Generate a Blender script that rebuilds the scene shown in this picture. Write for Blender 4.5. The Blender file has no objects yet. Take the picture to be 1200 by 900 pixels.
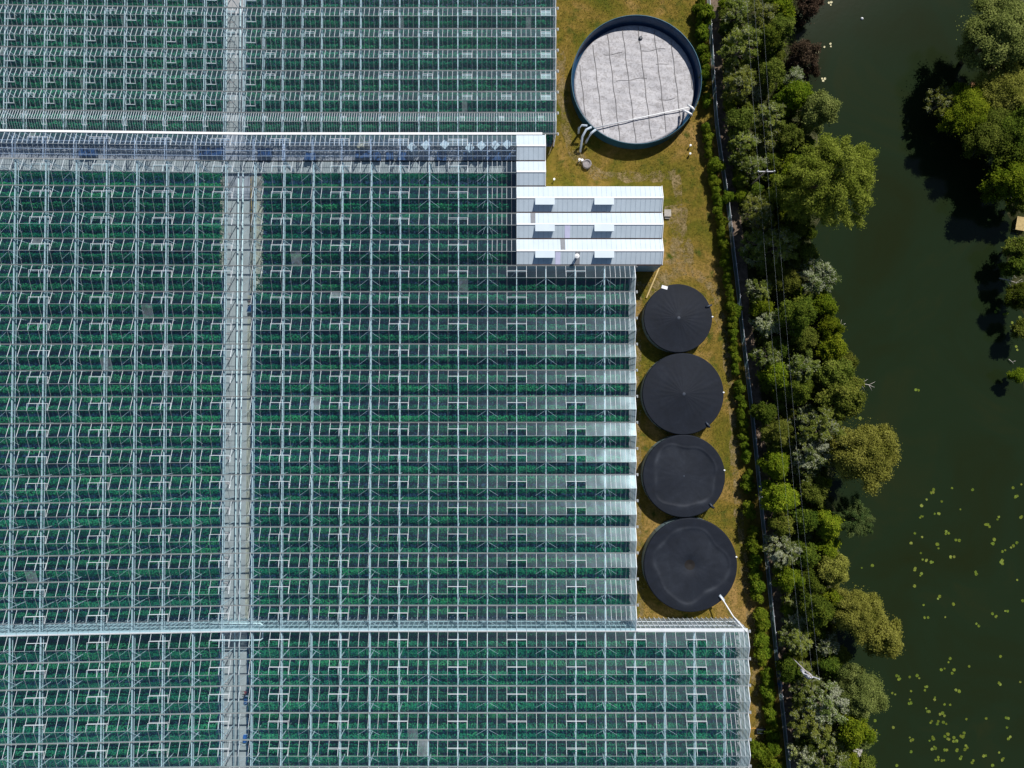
import bpy, math, random
import numpy as np
R = math.radians
random.seed(7)
rng = np.random.default_rng(11)
sc = bpy.context.scene
COL = sc.collection

# ------------------------------------------------------------------ camera model (also used to read plan positions)
H = 110.2
TILT = R(1.15)
CT, ST = math.cos(TILT), math.sin(TILT)

def P(px, py, z=0.0):
    """plan position (X, Y) at height z of a point measured on the 1200x900 survey photo"""
    u, v = (px - 600) / 800, (450 - py) / 800
    dx, dy, dz = u, v * CT + ST, v * ST - CT
    t = (H - z) / -dz
    return dx * t, dy * t

def m_per_px(z=0.0):
    return (H - z) / 800

# ------------------------------------------------------------------ mesh helper
class MB:
    def __init__(s):
        s.v, s.f, s.mi = [], [], []
        s.cur = 0
    def quad(s, a, b, c, d):
        n = len(s.v); s.v += [a, b, c, d]; s.f.append((n, n + 1, n + 2, n + 3)); s.mi.append(s.cur)
    def face(s, pts):
        n = len(s.v); s.v += list(pts); s.f.append(tuple(range(n, n + len(pts)))); s.mi.append(s.cur)
    def hexa(s, p):
        n = len(s.v); s.v += list(p)
        for q in ((0, 3, 2, 1), (4, 5, 6, 7), (0, 1, 5, 4), (1, 2, 6, 5), (2, 3, 7, 6), (3, 0, 4, 7)):
            s.f.append(tuple(n + i for i in q)); s.mi.append(s.cur)
    def box(s, x0, x1, y0, y1, z0, z1):
        s.hexa([(x0, y0, z0), (x1, y0, z0), (x1, y1, z0), (x0, y1, z0), (x0, y0, z1), (x1, y0, z1), (x1, y1, z1), (x0, y1, z1)])
    def rbox(s, cx, cy, z0, z1, lx, ly, rot):
        c, n = math.cos(rot), math.sin(rot)
        q = [(cx + c * a - n * b, cy + n * a + c * b) for a, b in ((-lx / 2, -ly / 2), (lx / 2, -ly / 2), (lx / 2, ly / 2), (-lx / 2, ly / 2))]
        s.hexa([(x, y, z0) for x, y in q] + [(x, y, z1) for x, y in q])
    def bar(s, a, b, w, h, up=(0, 0, 1)):
        a, b = np.array(a, float), np.array(b, float)
        d = b - a; d /= np.linalg.norm(d)
        up = np.array(up, float)
        if abs(d @ up) > .98: up = np.array((1.0, 0, 0))
        r = np.cross(d, up); r /= np.linalg.norm(r); u = np.cross(r, d)
        r, u = r * w / 2, u * h / 2
        s.hexa([tuple(x) for x in (a - r - u, a + r - u, a + r + u, a - r + u, b - r - u, b + r - u, b + r + u, b - r + u)])
    def tube(s, pts, r, n=8, cap=True, r1=None):
        pts = [np.array(p, float) for p in pts]
        k = len(s.v); m = len(pts)
        for i, p in enumerate(pts):
            d = pts[min(i + 1, m - 1)] - pts[max(i - 1, 0)]; d /= np.linalg.norm(d)
            up = np.array((0, 0, 1.0)) if abs(d[2]) < .9 else np.array((1.0, 0, 0))
            a = np.cross(d, up); a /= np.linalg.norm(a); b = np.cross(a, d)
            rr = r if r1 is None else r + (r1 - r) * i / (m - 1)
            for j in range(n):
                t = 2 * math.pi * j / n
                s.v.append(tuple(p + rr * (math.cos(t) * a + math.sin(t) * b)))
        for i in range(m - 1):
            for j in range(n):
                j2 = (j + 1) % n
                s.f.append((k + i * n + j, k + i * n + j2, k + (i + 1) * n + j2, k + (i + 1) * n + j)); s.mi.append(s.cur)
        if cap:
            s.f.append(tuple(k + j for j in range(n))[::-1]); s.mi.append(s.cur)
            s.f.append(tuple(k + (m - 1) * n + j for j in range(n))); s.mi.append(s.cur)
    def lathe(s, cx, cy, prof, n=96, cap=False):
        k = len(s.v)
        for r, z in prof:
            for j in range(n):
                t = 2 * math.pi * j / n
                s.v.append((cx + r * math.cos(t), cy + r * math.sin(t), z))
        for i in range(len(prof) - 1):
            for j in range(n):
                j2 = (j + 1) % n
                s.f.append((k + i * n + j, k + i * n + j2, k + (i + 1) * n + j2, k + (i + 1) * n + j)); s.mi.append(s.cur)
        if cap:
            s.f.append(tuple(k + (len(prof) - 1) * n + j for j in range(n))); s.mi.append(s.cur)
    def build(s, name, mats, parent=None, smooth=False, origin=None):
        me = bpy.data.meshes.new(name)
        v = s.v
        if origin is not None:
            v = [(a - origin[0], b - origin[1], c - origin[2]) for a, b, c in v]
        me.from_pydata([tuple(map(float, x)) for x in v], [], s.f)
        if not isinstance(mats, (list, tuple)): mats = [mats]
        for m in mats: me.materials.append(m)
        me.polygons.foreach_set('material_index', np.array(s.mi, dtype=np.int32))
        if smooth: me.polygons.foreach_set('use_smooth', np.ones(len(s.f), dtype=bool))
        me.update()
        o = bpy.data.objects.new(name, me); COL.objects.link(o)
        if parent is not None: o.parent = parent
        if origin is not None: o.location = origin
        return o

def tag(o, label, cat, group=None, kind=None):
    if label: o['label'] = label
    if cat: o['category'] = cat
    if group: o['group'] = group
    if kind: o['kind'] = kind
    return o
def structure(o): o['kind'] = 'structure'; return o
def empty(name, loc=(0, 0, 0)):
    o = bpy.data.objects.new(name, None); o.location = loc; o.empty_display_size = .5; COL.objects.link(o); return o
def copy_tree(o, parent=None):
    c = o.copy(); COL.objects.link(c)
    if parent is not None: c.parent = parent
    for ch in list(o.children): copy_tree(ch, c)
    return c

# ------------------------------------------------------------------ materials
def mat(name):
    m = bpy.data.materials.new(name); m.use_nodes = True
    nt = m.node_tree; nt.nodes.clear()
    out = nt.nodes.new('ShaderNodeOutputMaterial')
    return m, nt, out
def N(nt, t, **kw):
    n = nt.nodes.new(t)
    for k, v in kw.items():
        if k.startswith('i_'):
            n.inputs[k[2:].replace('_', ' ')].default_value = v
        else: setattr(n, k, v)
    return n
def ramp(nt, fac, stops, interp='LINEAR'):
    r = nt.nodes.new('ShaderNodeValToRGB'); r.color_ramp.interpolation = interp
    e = r.color_ramp.elements
    while len(e) < len(stops): e.new(.5)
    for el, (p, c) in zip(e, stops):
        el.position = p; el.color = (*c, 1) if len(c) == 3 else c
    nt.links.new(fac, r.inputs[0]); return r
def noise(nt, scale, detail=4, rough=.6, vec=None, dist=0.0):
    n = N(nt, 'ShaderNodeTexNoise'); n.inputs['Scale'].default_value = scale; n.inputs['Detail'].default_value = detail
    n.inputs['Roughness'].default_value = rough; n.inputs['Distortion'].default_value = dist
    if vec is not None: nt.links.new(vec, n.inputs['Vector'])
    return n
def mixc(nt, fac, a, b, mode='MIX'):
    m = N(nt, 'ShaderNodeMix', data_type='RGBA', blend_type=mode)
    for sock, val in ((0, fac), (6, a), (7, b)):
        if hasattr(val, 'is_linked') or hasattr(val, 'links'): nt.links.new(val, m.inputs[sock])
        elif sock == 0: m.inputs[0].default_value = val
        else: m.inputs[sock].default_value = (*val, 1)
    return m.outputs[2]
def plain(name, col, rough=.6, metal=0.0, var=.15, scale=1.5, spec=.4, bump=0.0, bscale=8):
    m, nt, out = mat(name)
    b = N(nt, 'ShaderNodeBsdfPrincipled'); b.inputs['Roughness'].default_value = rough; b.inputs['Metallic'].default_value = metal
    b.inputs['Specular IOR Level'].default_value = spec
    geo = N(nt, 'ShaderNodeNewGeometry')
    n = noise(nt, scale, 5, .65, geo.outputs['Position'])
    lo = tuple(c * (1 - var) for c in col); hi = tuple(min(1, c * (1 + var)) for c in col)
    r = ramp(nt, n.outputs[0], [(.3, lo), (.7, hi)])
    nt.links.new(r.outputs[0], b.inputs['Base Color'])
    if bump:
        n2 = noise(nt, bscale, 4, .6, geo.outputs['Position'])
        bp = N(nt, 'ShaderNodeBump'); bp.inputs['Strength'].default_value = bump; bp.inputs['Distance'].default_value = .05
        nt.links.new(n2.outputs[0], bp.inputs['Height']); nt.links.new(bp.outputs[0], b.inputs['Normal'])
    nt.links.new(b.outputs[0], out.inputs[0])
    return m

def glass(name, tint, dirt, dirt_fac, rough=.12, ior=1.6, gmul=1.0):
    """single greenhouse pane: clear, slightly dusty, reflecting the sky"""
    m, nt, out = mat(name)
    tr = N(nt, 'ShaderNodeBsdfTransparent'); tr.inputs[0].default_value = (*tint, 1)
    gl = N(nt, 'ShaderNodeBsdfGlossy'); gl.inputs['Roughness'].default_value = rough; gl.inputs['Color'].default_value = (.66, .89, 1, 1)  # blue of the sky reflection is put into the gloss colour
    df = N(nt, 'ShaderNodeBsdfDiffuse'); df.inputs[0].default_value = (*dirt, 1)
    if dirt_fac > .3:      # whitened wall panes let light glow through
        tl = N(nt, 'ShaderNodeBsdfTranslucent'); tl.inputs[0].default_value = (*dirt, 1)
        md = N(nt, 'ShaderNodeMixShader'); md.inputs[0].default_value = .8
        nt.links.new(df.outputs[0], md.inputs[1]); nt.links.new(tl.outputs[0], md.inputs[2]); df = md
    geo = N(nt, 'ShaderNodeNewGeometry')
    mp = N(nt, 'ShaderNodeMapping'); mp.inputs['Scale'].default_value = (.67, .25, 1)
    nt.links.new(geo.outputs['Position'], mp.inputs[0])
    n = noise(nt, 1.3, 3, .6, mp.outputs[0])
    dr = ramp(nt, n.outputs[0], [(.3, (dirt_fac * .5,) * 3), (.72, (dirt_fac * 1.5,) * 3)])
    m1 = N(nt, 'ShaderNodeMixShader'); nt.links.new(dr.outputs[0], m1.inputs[0])
    nt.links.new(tr.outputs[0], m1.inputs[1]); nt.links.new(df.outputs[0], m1.inputs[2])
    # Schlick reflectance of a thin pane, the same from both sides
    lw = N(nt, 'ShaderNodeLayerWeight'); f0 = ((ior - 1) / (ior + 1)) ** 2
    pw = N(nt, 'ShaderNodeMath', operation='POWER'); nt.links.new(lw.outputs['Facing'], pw.inputs[0]); pw.inputs[1].default_value = 5
    mul = N(nt, 'ShaderNodeMath', operation='MULTIPLY_ADD'); nt.links.new(pw.outputs[0], mul.inputs[0]); mul.inputs[1].default_value = (1 - f0) * gmul; mul.inputs[2].default_value = f0 * gmul
    # panes are never in exactly one plane: small tilt per pane
    n3 = noise(nt, .35, 1, .5, geo.outputs['Position'])
    bp = N(nt, 'ShaderNodeBump'); bp.inputs['Strength'].default_value = .25; bp.inputs['Distance'].default_value = .15
    nt.links.new(n3.outputs[0], bp.inputs['Height']); nt.links.new(bp.outputs[0], gl.inputs['Normal'])
    m2 = N(nt, 'ShaderNodeMixShader'); nt.links.new(mul.outputs[0], m2.inputs[0])
    nt.links.new(m1.outputs[0], m2.inputs[1]); nt.links.new(gl.outputs[0], m2.inputs[2])
    nt.links.new(m2.outputs[0], out.inputs[0])
    return m

def foliage(name, stops, white=None, white_at=.9, trans=.38, hue=.03):
    """leaf material: colour follows a per-leaf value and varies a little from plant to plant"""
    m, nt, out = mat(name)
    at = N(nt, 'ShaderNodeAttribute', attribute_name='leaf')
    r = ramp(nt, at.outputs['Fac'], stops)
    oi = N(nt, 'ShaderNodeObjectInfo')
    hs = N(nt, 'ShaderNodeHueSaturation')
    mr = N(nt, 'ShaderNodeMapRange'); mr.inputs[3].default_value = .5 - hue / 2; mr.inputs[4].default_value = .5 + hue / 2
    nt.links.new(oi.outputs['Random'], mr.inputs[0]); nt.links.new(mr.outputs[0], hs.inputs['Hue'])
    mv = N(nt, 'ShaderNodeMapRange'); mv.inputs[3].default_value = .78; mv.inputs[4].default_value = 1.2
    ml = N(nt, 'ShaderNodeMath', operation='FRACT'); mm = N(nt, 'ShaderNodeMath', operation='MULTIPLY'); mm.inputs[1].default_value = 7.31
    nt.links.new(oi.outputs['Random'], mm.inputs[0]); nt.links.new(mm.outputs[0], ml.inputs[0]); nt.links.new(ml.outputs[0], mv.inputs[0])
    nt.links.new(mv.outputs[0], hs.inputs['Value'])
    nt.links.new(r.outputs[0], hs.inputs['Color'])
    col = hs.outputs[0]
    if white:
        at2 = N(nt, 'ShaderNodeAttribute', attribute_name='bloom')
        gt = N(nt, 'ShaderNodeMath', operation='GREATER_THAN'); gt.inputs[1].default_value = white_at
        nt.links.new(at2.outputs['Fac'], gt.inputs[0])
        col = mixc(nt, gt.outputs[0], col, white)
    d = N(nt, 'ShaderNodeBsdfDiffuse'); t = N(nt, 'ShaderNodeBsdfTranslucent')
    nt.links.new(col, d.inputs[0]); nt.links.new(col, t.inputs[0])
    mx = N(nt, 'ShaderNodeMixShader'); mx.inputs[0].default_value = trans
    nt.links.new(d.outputs[0], mx.inputs[1]); nt.links.new(t.outputs[0], mx.inputs[2])
    nt.links.new(mx.outputs[0], out.inputs[0])
    return m

M = {}
M['glass'] = glass('greenhouse_glass', (.78, .92, .94), (.50, .72, .78), .004, .185, 1.98, 1.0)
M['glass_upper'] = glass('upper_glass', (.80, .93, .95), (.50, .72, .78), .004, .36, 2.0, 1.0)
M['glass_old'] = glass('clouded_replacement_pane', (.72, .84, .88), (.60, .68, .72), .16, .3, 1.9)
M['glass_wall'] = glass('gable_glass', (.8, .86, .88), (.86, .89, .95), .80, .25, 1.5)
M['glass_dark'] = glass('corridor_glass', (.74, .84, .95), (.50, .60, .75), .03, .31, 2.5)
M['alu'] = plain('white_aluminium', (.68, .72, .76), .4, 0, .06, 2)
M['alu_dull'] = plain('dull_shade_aluminium', (.36, .40, .42), .45, .2, .1, 2)  # dull tone, also the painted shade of the south glazing bars
M['galv'] = plain('galvanised_steel', (.70, .72, .78), .4, 0, .08, 3)
M['dull_steel'] = plain('dull_steel', (.40, .40, .44), .5, 0, .12, 3)
M['gutter'] = plain('gutter_aluminium', (.33, .35, .36), .45, 0, .15, .8)
M['gutter_dirt'] = plain('gutter_silt', (.045, .026, .022), .9, 0, .5, .6)
M['white_paint'] = plain('white_paint', (.82, .83, .84), .5, 0, .04, 1)
M['roof_white'] = plain('white_roof_sheet', (.51, .59, .66), .45, 0, .06, .5)
M['roof_rib'] = plain('roof_sheet_rib', (.34, .42, .49), .45, 0, .05, .7)
M['skylight'] = plain('grey_skylight', (.22, .23, .25), .25, 0, .1, 2)
M['lilac'] = plain('faded_lilac_sheet', (.60, .60, .80), .45, 0, .05, 1)
M['shed_wall'] = plain('blue_grey_wall_sheet', (.20, .33, .42), .5, 0, .08, 1)
M['concrete'] = plain('concrete', (.46, .395, .40), .85, 0, .18, .5, .3, .2, 6)
M['soil'] = plain('trodden_soil', (.46, .37, .30), .95, 0, .3, .9, .2, .4, 5)
M['sky_blue_floor'] = plain('sky_tinted_floor', (.014, .044, .095), .6, 0, .4, .9)  # blue sky reflection of the glass is put into this floor colour
M['card'] = plain('cardboard', (.55, .43, .28), .85, 0, .2, 3)
M['blue_plastic'] = plain('blue_plastic', (.02, .07, .20), .45, 0, .15, 3)
M['wrap'] = plain('white_wrap_film', (.70, .72, .74), .35, 0, .12, 4, .5, .3, 6)
M['dark_metal'] = plain('dark_metal', (.03, .04, .06), .5, 0, .2, 3)
M['pipe_white'] = plain('white_pipe', (.80, .81, .83), .4, 0, .05, 2)
M['pipe_grey'] = plain('grey_blue_pipe', (.45, .52, .60), .4, 0, .1, 2)
M['orange'] = plain('orange_hose', (.55, .28, .05), .6, 0, .1, 2)
M['tank_blue'] = plain('teal_tank_sheet', (.022, .085, .125), .4, .2, .2, 1)
M['tank_grey'] = plain('grey_green_tank_sheet', (.22, .30, .32), .45, .3, .2, 1.5)
M['liner'] = plain('blue_tank_liner', (.014, .052, .115), .35, 0, .25, 1)
M['wood'] = plain('weathered_wood', (.30, .24, .18), .85, 0, .25, 4)
M['wood_grey'] = plain('grey_weathered_wood', (.42, .39, .36), .85, 0, .2, 4)
M['wood_orange'] = plain('reddish_timber', (.45, .22, .10), .8, 0, .25, 5)
M['timber_yellow'] = plain('yellowish_timber', (.48, .36, .16), .8, 0, .2, 3)
M['bark'] = plain('bark', (.16, .13, .10), .95, 0, .3, 4)
M['dead_wood'] = plain('bleached_dead_wood', (.50, .46, .42), .9, 0, .2, 4)
M['stone'] = plain('rough_concrete_ring', (.26, .24, .24), .9, 0, .35, 3, .3, .6, 8)
M['red_cloth'] = plain('red_cloth', (.32, .06, .08), .8, 0, .15, 4)
M['white_cloth'] = plain('white_cloth', (.75, .74, .72), .8, 0, .06, 4)
M['jeans'] = plain('dark_denim', (.03, .05, .10), .8, 0, .2, 4)
M['skin'] = plain('skin', (.45, .28, .20), .6, 0, .08, 4)
M['hair'] = plain('dark_hair', (.03, .022, .016), .7, 0, .2, 6)

def cover_black():
    m, nt, out = mat('black_tank_fabric')
    b = N(nt, 'ShaderNodeBsdfPrincipled'); b.inputs['Roughness'].default_value = .7; b.inputs['Specular IOR Level'].default_value = .22
    geo = N(nt, 'ShaderNodeNewGeometry')
    n = noise(nt, .5, 6, .65, geo.outputs['Position'], .6)
    r = ramp(nt, n.outputs[0], [(.3, (.0055, .008, .014)), (.62, (.0085, .012, .021)), (.8, (.018, .023, .033))])
    at = N(nt, 'ShaderNodeAttribute', attribute_name='dust')
    dm = N(nt, 'ShaderNodeMath', operation='MULTIPLY'); nt.links.new(at.outputs['Fac'], dm.inputs[0]); nt.links.new(n.outputs[0], dm.inputs[1])
    nt.links.new(mixc(nt, dm.outputs[0], r.outputs[0], (.075, .085, .105)), b.inputs['Base Color'])
    n2 = noise(nt, 2.2, 5, .6, geo.outputs['Position'], .5)
    bp = N(nt, 'ShaderNodeBump'); bp.inputs['Strength'].default_value = .25; bp.inputs['Distance'].default_value = .08
    nt.links.new(n2.outputs[0], bp.inputs['Height']); nt.links.new(bp.outputs[0], b.inputs['Normal'])
    nt.links.new(b.outputs[0], out.inputs[0]); return m
M['cover_black'] = cover_black()

def cover_grey():
    m, nt, out = mat('grey_floating_cover')
    b = N(nt, 'ShaderNodeBsdfPrincipled'); b.inputs['Roughness'].default_value = .6; b.inputs['Specular IOR Level'].default_value = .3
    geo = N(nt, 'ShaderNodeNewGeometry')
    n = noise(nt, .35, 7, .7, geo.outputs['Position'], .8)
    r = ramp(nt, n.outputs[0], [(.25, (.31, .30, .315)), (.5, (.44, .43, .45)), (.75, (.54, .53, .55))])
    nf = noise(nt, 1.7, 6, .7, geo.outputs['Position'], 1.2)
    rf = ramp(nt, nf.outputs[0], [(.40, (.62, .60, .58)), (.52, (1, 1, 1))])
    col = mixc(nt, .8, r.outputs[0], rf.outputs[0], 'MULTIPLY')
    nt.links.new(col, b.inputs['Base Color'])
    mp = N(nt, 'ShaderNodeMapping'); mp.inputs['Scale'].default_value = (.5, 2.6, 1); mp.inputs['Rotation'].default_value = (0, 0, R(-8))
    nt.links.new(geo.outputs['Position'], mp.inputs[0])
    n2 = noise(nt, 1.1, 5, .65, mp.outputs[0], 1.0)
    bp = N(nt, 'ShaderNodeBump'); bp.inputs['Strength'].default_value = .55; bp.inputs['Distance'].default_value = .12
    nt.links.new(n2.outputs[0], bp.inputs['Height']); nt.links.new(bp.outputs[0], b.inputs['Normal'])
    nt.links.new(b.outputs[0], out.inputs[0]); return m
M['cover_grey'] = cover_grey()

def ground_mat():
    m, nt, out = mat('dry_grass_ground')
    b = N(nt, 'ShaderNodeBsdfPrincipled'); b.inputs['Roughness'].default_value = .95; b.inputs['Specular IOR Level'].default_value = .1
    geo = N(nt, 'ShaderNodeNewGeometry'); pos = geo.outputs['Position']
    n1 = noise(nt, .11, 6, .65, pos, .6)
    r1 = ramp(nt, n1.outputs[0], [(.28, (.066, .086, .009)), (.42, (.128, .112, .014)), (.53, (.195, .135, .026)), (.66, (.32, .20, .070))])
    n2 = noise(nt, 1.6, 6, .75, pos, .3)
    r2 = ramp(nt, n2.outputs[0], [(.28, (.45, .5, .4)), (.5, (.95, .95, .9)), (.72, (1.45, 1.4, 1.4))])
    col = mixc(nt, .8, r1.outputs[0], r2.outputs[0], 'MULTIPLY')
    n3 = noise(nt, .45, 4, .6, pos, .2)
    r3 = ramp(nt, n3.outputs[0], [(.56, (0, 0, 0)), (.70, (1, 1, 1))])
    col = mixc(nt, r3.outputs[0], col, (.055, .075, .010))
    nt.links.new(col, b.inputs['Base Color'])
    n4 = noise(nt, 7, 4, .7, pos)
    bp = N(nt, 'ShaderNodeBump'); bp.inputs['Strength'].default_value = .8; bp.inputs['Distance'].default_value = .12
    nt.links.new(n4.outputs[0], bp.inputs['Height']); nt.links.new(bp.outputs[0], b.inputs['Normal'])
    nt.links.new(b.outputs[0], out.inputs[0]); return m
M['ground'] = ground_mat()

def water_mat():
    m, nt, out = mat('murky_river_water')
    b = N(nt, 'ShaderNodeBsdfPrincipled'); b.inputs['Roughness'].default_value = .12; b.inputs['Specular IOR Level'].default_value = .15
    geo = N(nt, 'ShaderNodeNewGeometry'); pos = geo.outputs['Position']
    n1 = noise(nt, .05, 5, .6, pos, .8)
    r1 = ramp(nt, n1.outputs[0], [(.32, (.0120, .0170, .0050)), (.55, (.0115, .0205, .0080)), (.75, (.018, .022, .007))])
    nt.links.new(r1.outputs[0], b.inputs['Base Color'])
    n2 = noise(nt, 1.2, 4, .55, pos, .4)
    bp = N(nt, 'ShaderNodeBump'); bp.inputs['Strength'].default_value = .04; bp.inputs['Distance'].default_value = .1
    nt.links.new(n2.outputs[0], bp.inputs['Height']); nt.links.new(bp.outputs[0], b.inputs['Normal'])
    nt.links.new(b.outputs[0], out.inputs[0]); return m
M['water'] = water_mat()

def mesh_fence_mat():
    m, nt, out = mat('teal_mesh_netting')
    d = N(nt, 'ShaderNodeBsdfDiffuse'); d.inputs[0].default_value = (.26, .38, .42, 1)
    tl = N(nt, 'ShaderNodeBsdfTranslucent'); tl.inputs[0].default_value = (.24, .40, .44, 1)
    t = N(nt, 'ShaderNodeBsdfTransparent')
    mx = N(nt, 'ShaderNodeMixShader'); mx.inputs[0].default_value = .4
    nt.links.new(d.outputs[0], mx.inputs[1]); nt.links.new(tl.outputs[0], mx.inputs[2])
    m2 = N(nt, 'ShaderNodeMixShader'); m2.inputs[0].default_value = .72
    nt.links.new(t.outputs[0], m2.inputs[1]); nt.links.new(mx.outputs[0], m2.inputs[2])
    nt.links.new(m2.outputs[0], out.inputs[0]); return m
M['mesh_fence'] = mesh_fence_mat()

# crops
M['crop'] = foliage('crop_leaf', [(0, (.009, .112, .070)), (.5, (.021, .215, .112)), (1, (.080, .370, .145))], trans=.3, hue=.02)
M['crop_dark'] = foliage('dark_crop_leaf', [(0, (.009, .105, .066)), (.5, (.022, .200, .108)), (1, (.065, .330, .140))], trans=.2, hue=.02)
# trees
TW = (.46, .48, .34)
M['pale'] = foliage('pale_blossom_leaf', [(0, (0.0883, 0.1229, 0.0168)), (.5, (0.1878, 0.2331, 0.0393)), (1, (0.3312, 0.3603, 0.0795))], (.36, .38, .25), .84)
M['white'] = foliage('white_blossom_leaf', [(0, (0.0845, 0.1218, 0.0247)), (.5, (0.1690, 0.2176, 0.0565)), (1, (0.3379, 0.3830, 0.1337))], TW, .64)
M['bright'] = foliage('bright_green_leaf', [(0, (0.0746, 0.1258, 0.0092)), (.5, (0.1542, 0.2125, 0.0138)), (1, (0.2862, 0.3254, 0.0253))])
M['dark'] = foliage('dark_green_leaf', [(0, (0.0448, 0.0741, 0.0099)), (.5, (0.0894, 0.1282, 0.0158)), (1, (0.1757, 0.2098, 0.0257))])
M['olive'] = foliage('olive_leaf', [(0, (0.0622, 0.0897, 0.0121)), (.5, (0.1285, 0.1615, 0.0242)), (1, (0.2386, 0.2578, 0.0484))])
M['brown'] = foliage('brown_twig', [(0, (0.0363, 0.0275, 0.0172)), (.5, (0.0908, 0.0619, 0.0400)), (1, (0.1694, 0.1169, 0.0786))])
M['greywillow'] = foliage('grey_willow_leaf', [(0, (0.0998, 0.1297, 0.0303)), (.5, (0.1897, 0.2302, 0.0605)), (1, (0.3095, 0.3453, 0.1029))])
M['goldwillow'] = foliage('golden_willow_leaf', [(0, (0.1502, 0.1615, 0.0253)), (.5, (0.2826, 0.2826, 0.0531)), (1, (0.4240, 0.4137, 0.0948))])
M['limewillow'] = foliage('lime_willow_leaf', [(0, (0.0998, 0.1424, 0.0158)), (.5, (0.2196, 0.2721, 0.0370)), (1, (0.3494, 0.3977, 0.0726))])
M['conifer'] = foliage('blue_green_leaf', [(0, (0.0453, 0.0874, 0.0238)), (.5, (0.0927, 0.1456, 0.0428)), (1, (0.1608, 0.2093, 0.0653))])
M['hedge'] = foliage('hedge_leaf', [(0, (0.0502, 0.0879, 0.0085)), (.5, (0.1255, 0.1868, 0.0145)), (1, (0.2396, 0.2857, 0.0266))])
M['grass'] = foliage('grass_blade', [(0, (0.0720, 0.0816, 0.0120)), (.5, (0.1440, 0.1320, 0.0264)), (1, (0.2280, 0.1860, 0.0600))], trans=.2, hue=0)
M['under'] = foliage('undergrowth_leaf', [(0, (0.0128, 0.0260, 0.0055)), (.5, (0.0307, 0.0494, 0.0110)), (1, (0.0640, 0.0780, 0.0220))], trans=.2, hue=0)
M['lily'] = foliage('lily_leaf', [(0, (.07, .10, .015)), (.5, (.12, .16, .022)), (1, (.18, .22, .045))], trans=.05, hue=.03)
M['lily_pale'] = plain('lily_bloom', (.55, .50, .28), .6, 0, .1, 5)

# ------------------------------------------------------------------ world and sun
SUN_AZ, SUN_EL = 29.0, 47.0
w = bpy.data.worlds.new("World"); sc.world = w; w.use_nodes = True
nt = w.node_tree
sky = nt.nodes.new('ShaderNodeTexSky'); sky.sky_type = 'NISHITA'; sky.sun_disc = False
sky.sun_elevation = R(SUN_EL); sky.sun_rotation = R(SUN_AZ); sky.air_density = 1.0; sky.dust_density = .35; sky.ozone_density = 2.0
bg = nt.nodes['Background']; bg.inputs[1].default_value = .055
nt.links.new(sky.outputs[0], bg.inputs[0])
sd = bpy.data.lights.new('sun', 'SUN'); sd.energy = 4.8; sd.angle = R(.5); sd.color = (1, .965, .91)
so = bpy.data.objects.new('sun', sd); COL.objects.link(so)
from mathutils import Vector
D = Vector((math.sin(R(SUN_AZ)) * math.cos(R(SUN_EL)), math.cos(R(SUN_AZ)) * math.cos(R(SUN_EL)), math.sin(R(SUN_EL))))
so.rotation_euler = D.to_track_quat('Z', 'Y').to_euler(); so.location = D * 150

cd = bpy.data.cameras.new('camera'); cd.sensor_width = 36; cd.lens = 24; cd.clip_end = 6000; cd.clip_start = .5
co = bpy.data.objects.new('camera', cd); co.location = (0, 0, H); co.rotation_euler = (TILT, 0, 0); COL.objects.link(co)
sc.camera = co

vs = sc.view_settings; vs.view_transform = 'Standard'; vs.look = 'None'; vs.exposure = .15; vs.gamma = 1; vs.use_curve_mapping = False
cy = sc.cycles
cy.max_bounces = 7; cy.diffuse_bounces = 3; cy.glossy_bounces = 3; cy.transmission_bounces = 3; cy.transparent_max_bounces = 24
cy.use_denoising = True
try: cy.denoiser = 'OPENIMAGEDENOISE'
except Exception: pass
cy.sample_clamp_indirect = 6

# ------------------------------------------------------------------ terrain, river
LB = [(-60, 936), (0, 938), (40, 932), (70, 930), (100, 945), (150, 955), (220, 965), (300, 950), (350, 968), (420, 985), (500, 975), (570, 972), (650, 982), (720, 978), (800, 988), (850, 1000), (900, 1010), (960, 1015)]
RB = [(-60, 1150), (0, 1160), (60, 1158), (110, 1156), (160, 1172), (230, 1182), (270, 1190), (300, 1182), (340, 1184), (380, 1203), (450, 1200), (600, 1240), (900, 1275), (960, 1280)]
WZ = -.7
def bank(tab, inner):
    ys = np.array([P(x, y, WZ)[1] for y, x in tab])[::-1]; xs = np.array([P(x, y, WZ)[0] for y, x in tab])[::-1]
    return lambda Y: float(np.interp(Y, ys, xs))
lbx, rbx = bank(LB, 1), bank(RB, 0)
g = MB()
Ys = [-2500, -600, -200, -110] + list(np.arange(-90, 91, 2.0)) + [110, 200, 600, 2500]
rows = []
for Y in Ys:
    j = .5 * math.sin(Y * .9) + .35 * math.sin(Y * 2.1 + 1)
    l, r = lbx(Y) + j, rbx(Y) - j
    rows.append([(-2500, Y, 0), (-300, Y, 0), (l - 6, Y, 0), (l - 2.0, Y, 0), (l - .7, Y, -.35), (l + .3, Y, -.85), (l + 2.5, Y, -1.8), (r - 2.5, Y, -1.8), (r - .3, Y, -.85), (r + .8, Y, -.3), (r + 2, Y, 0), (r + 8, Y, 0), (300, Y, 0), (2500, Y, 0)])
k = len(rows[0])
for rw in rows: g.v += rw
for i in range(len(rows) - 1):
    for j in range(k - 1):
        g.f.append((i * k + j, i * k + j + 1, (i + 1) * k + j + 1, (i + 1) * k + j)); g.mi.append(1 if 3 <= j <= 10 else 0)
ground_obj = structure(g.build('ground', M['ground']))
wv = MB(); wv.quad((P(900, 450)[0], -2500, WZ), (P(1330, 450)[0], -2500, WZ), (P(1330, 450)[0], 2500, WZ), (P(900, 450)[0], 2500, WZ))
structure(wv.build('river_water', M['water']))

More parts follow.
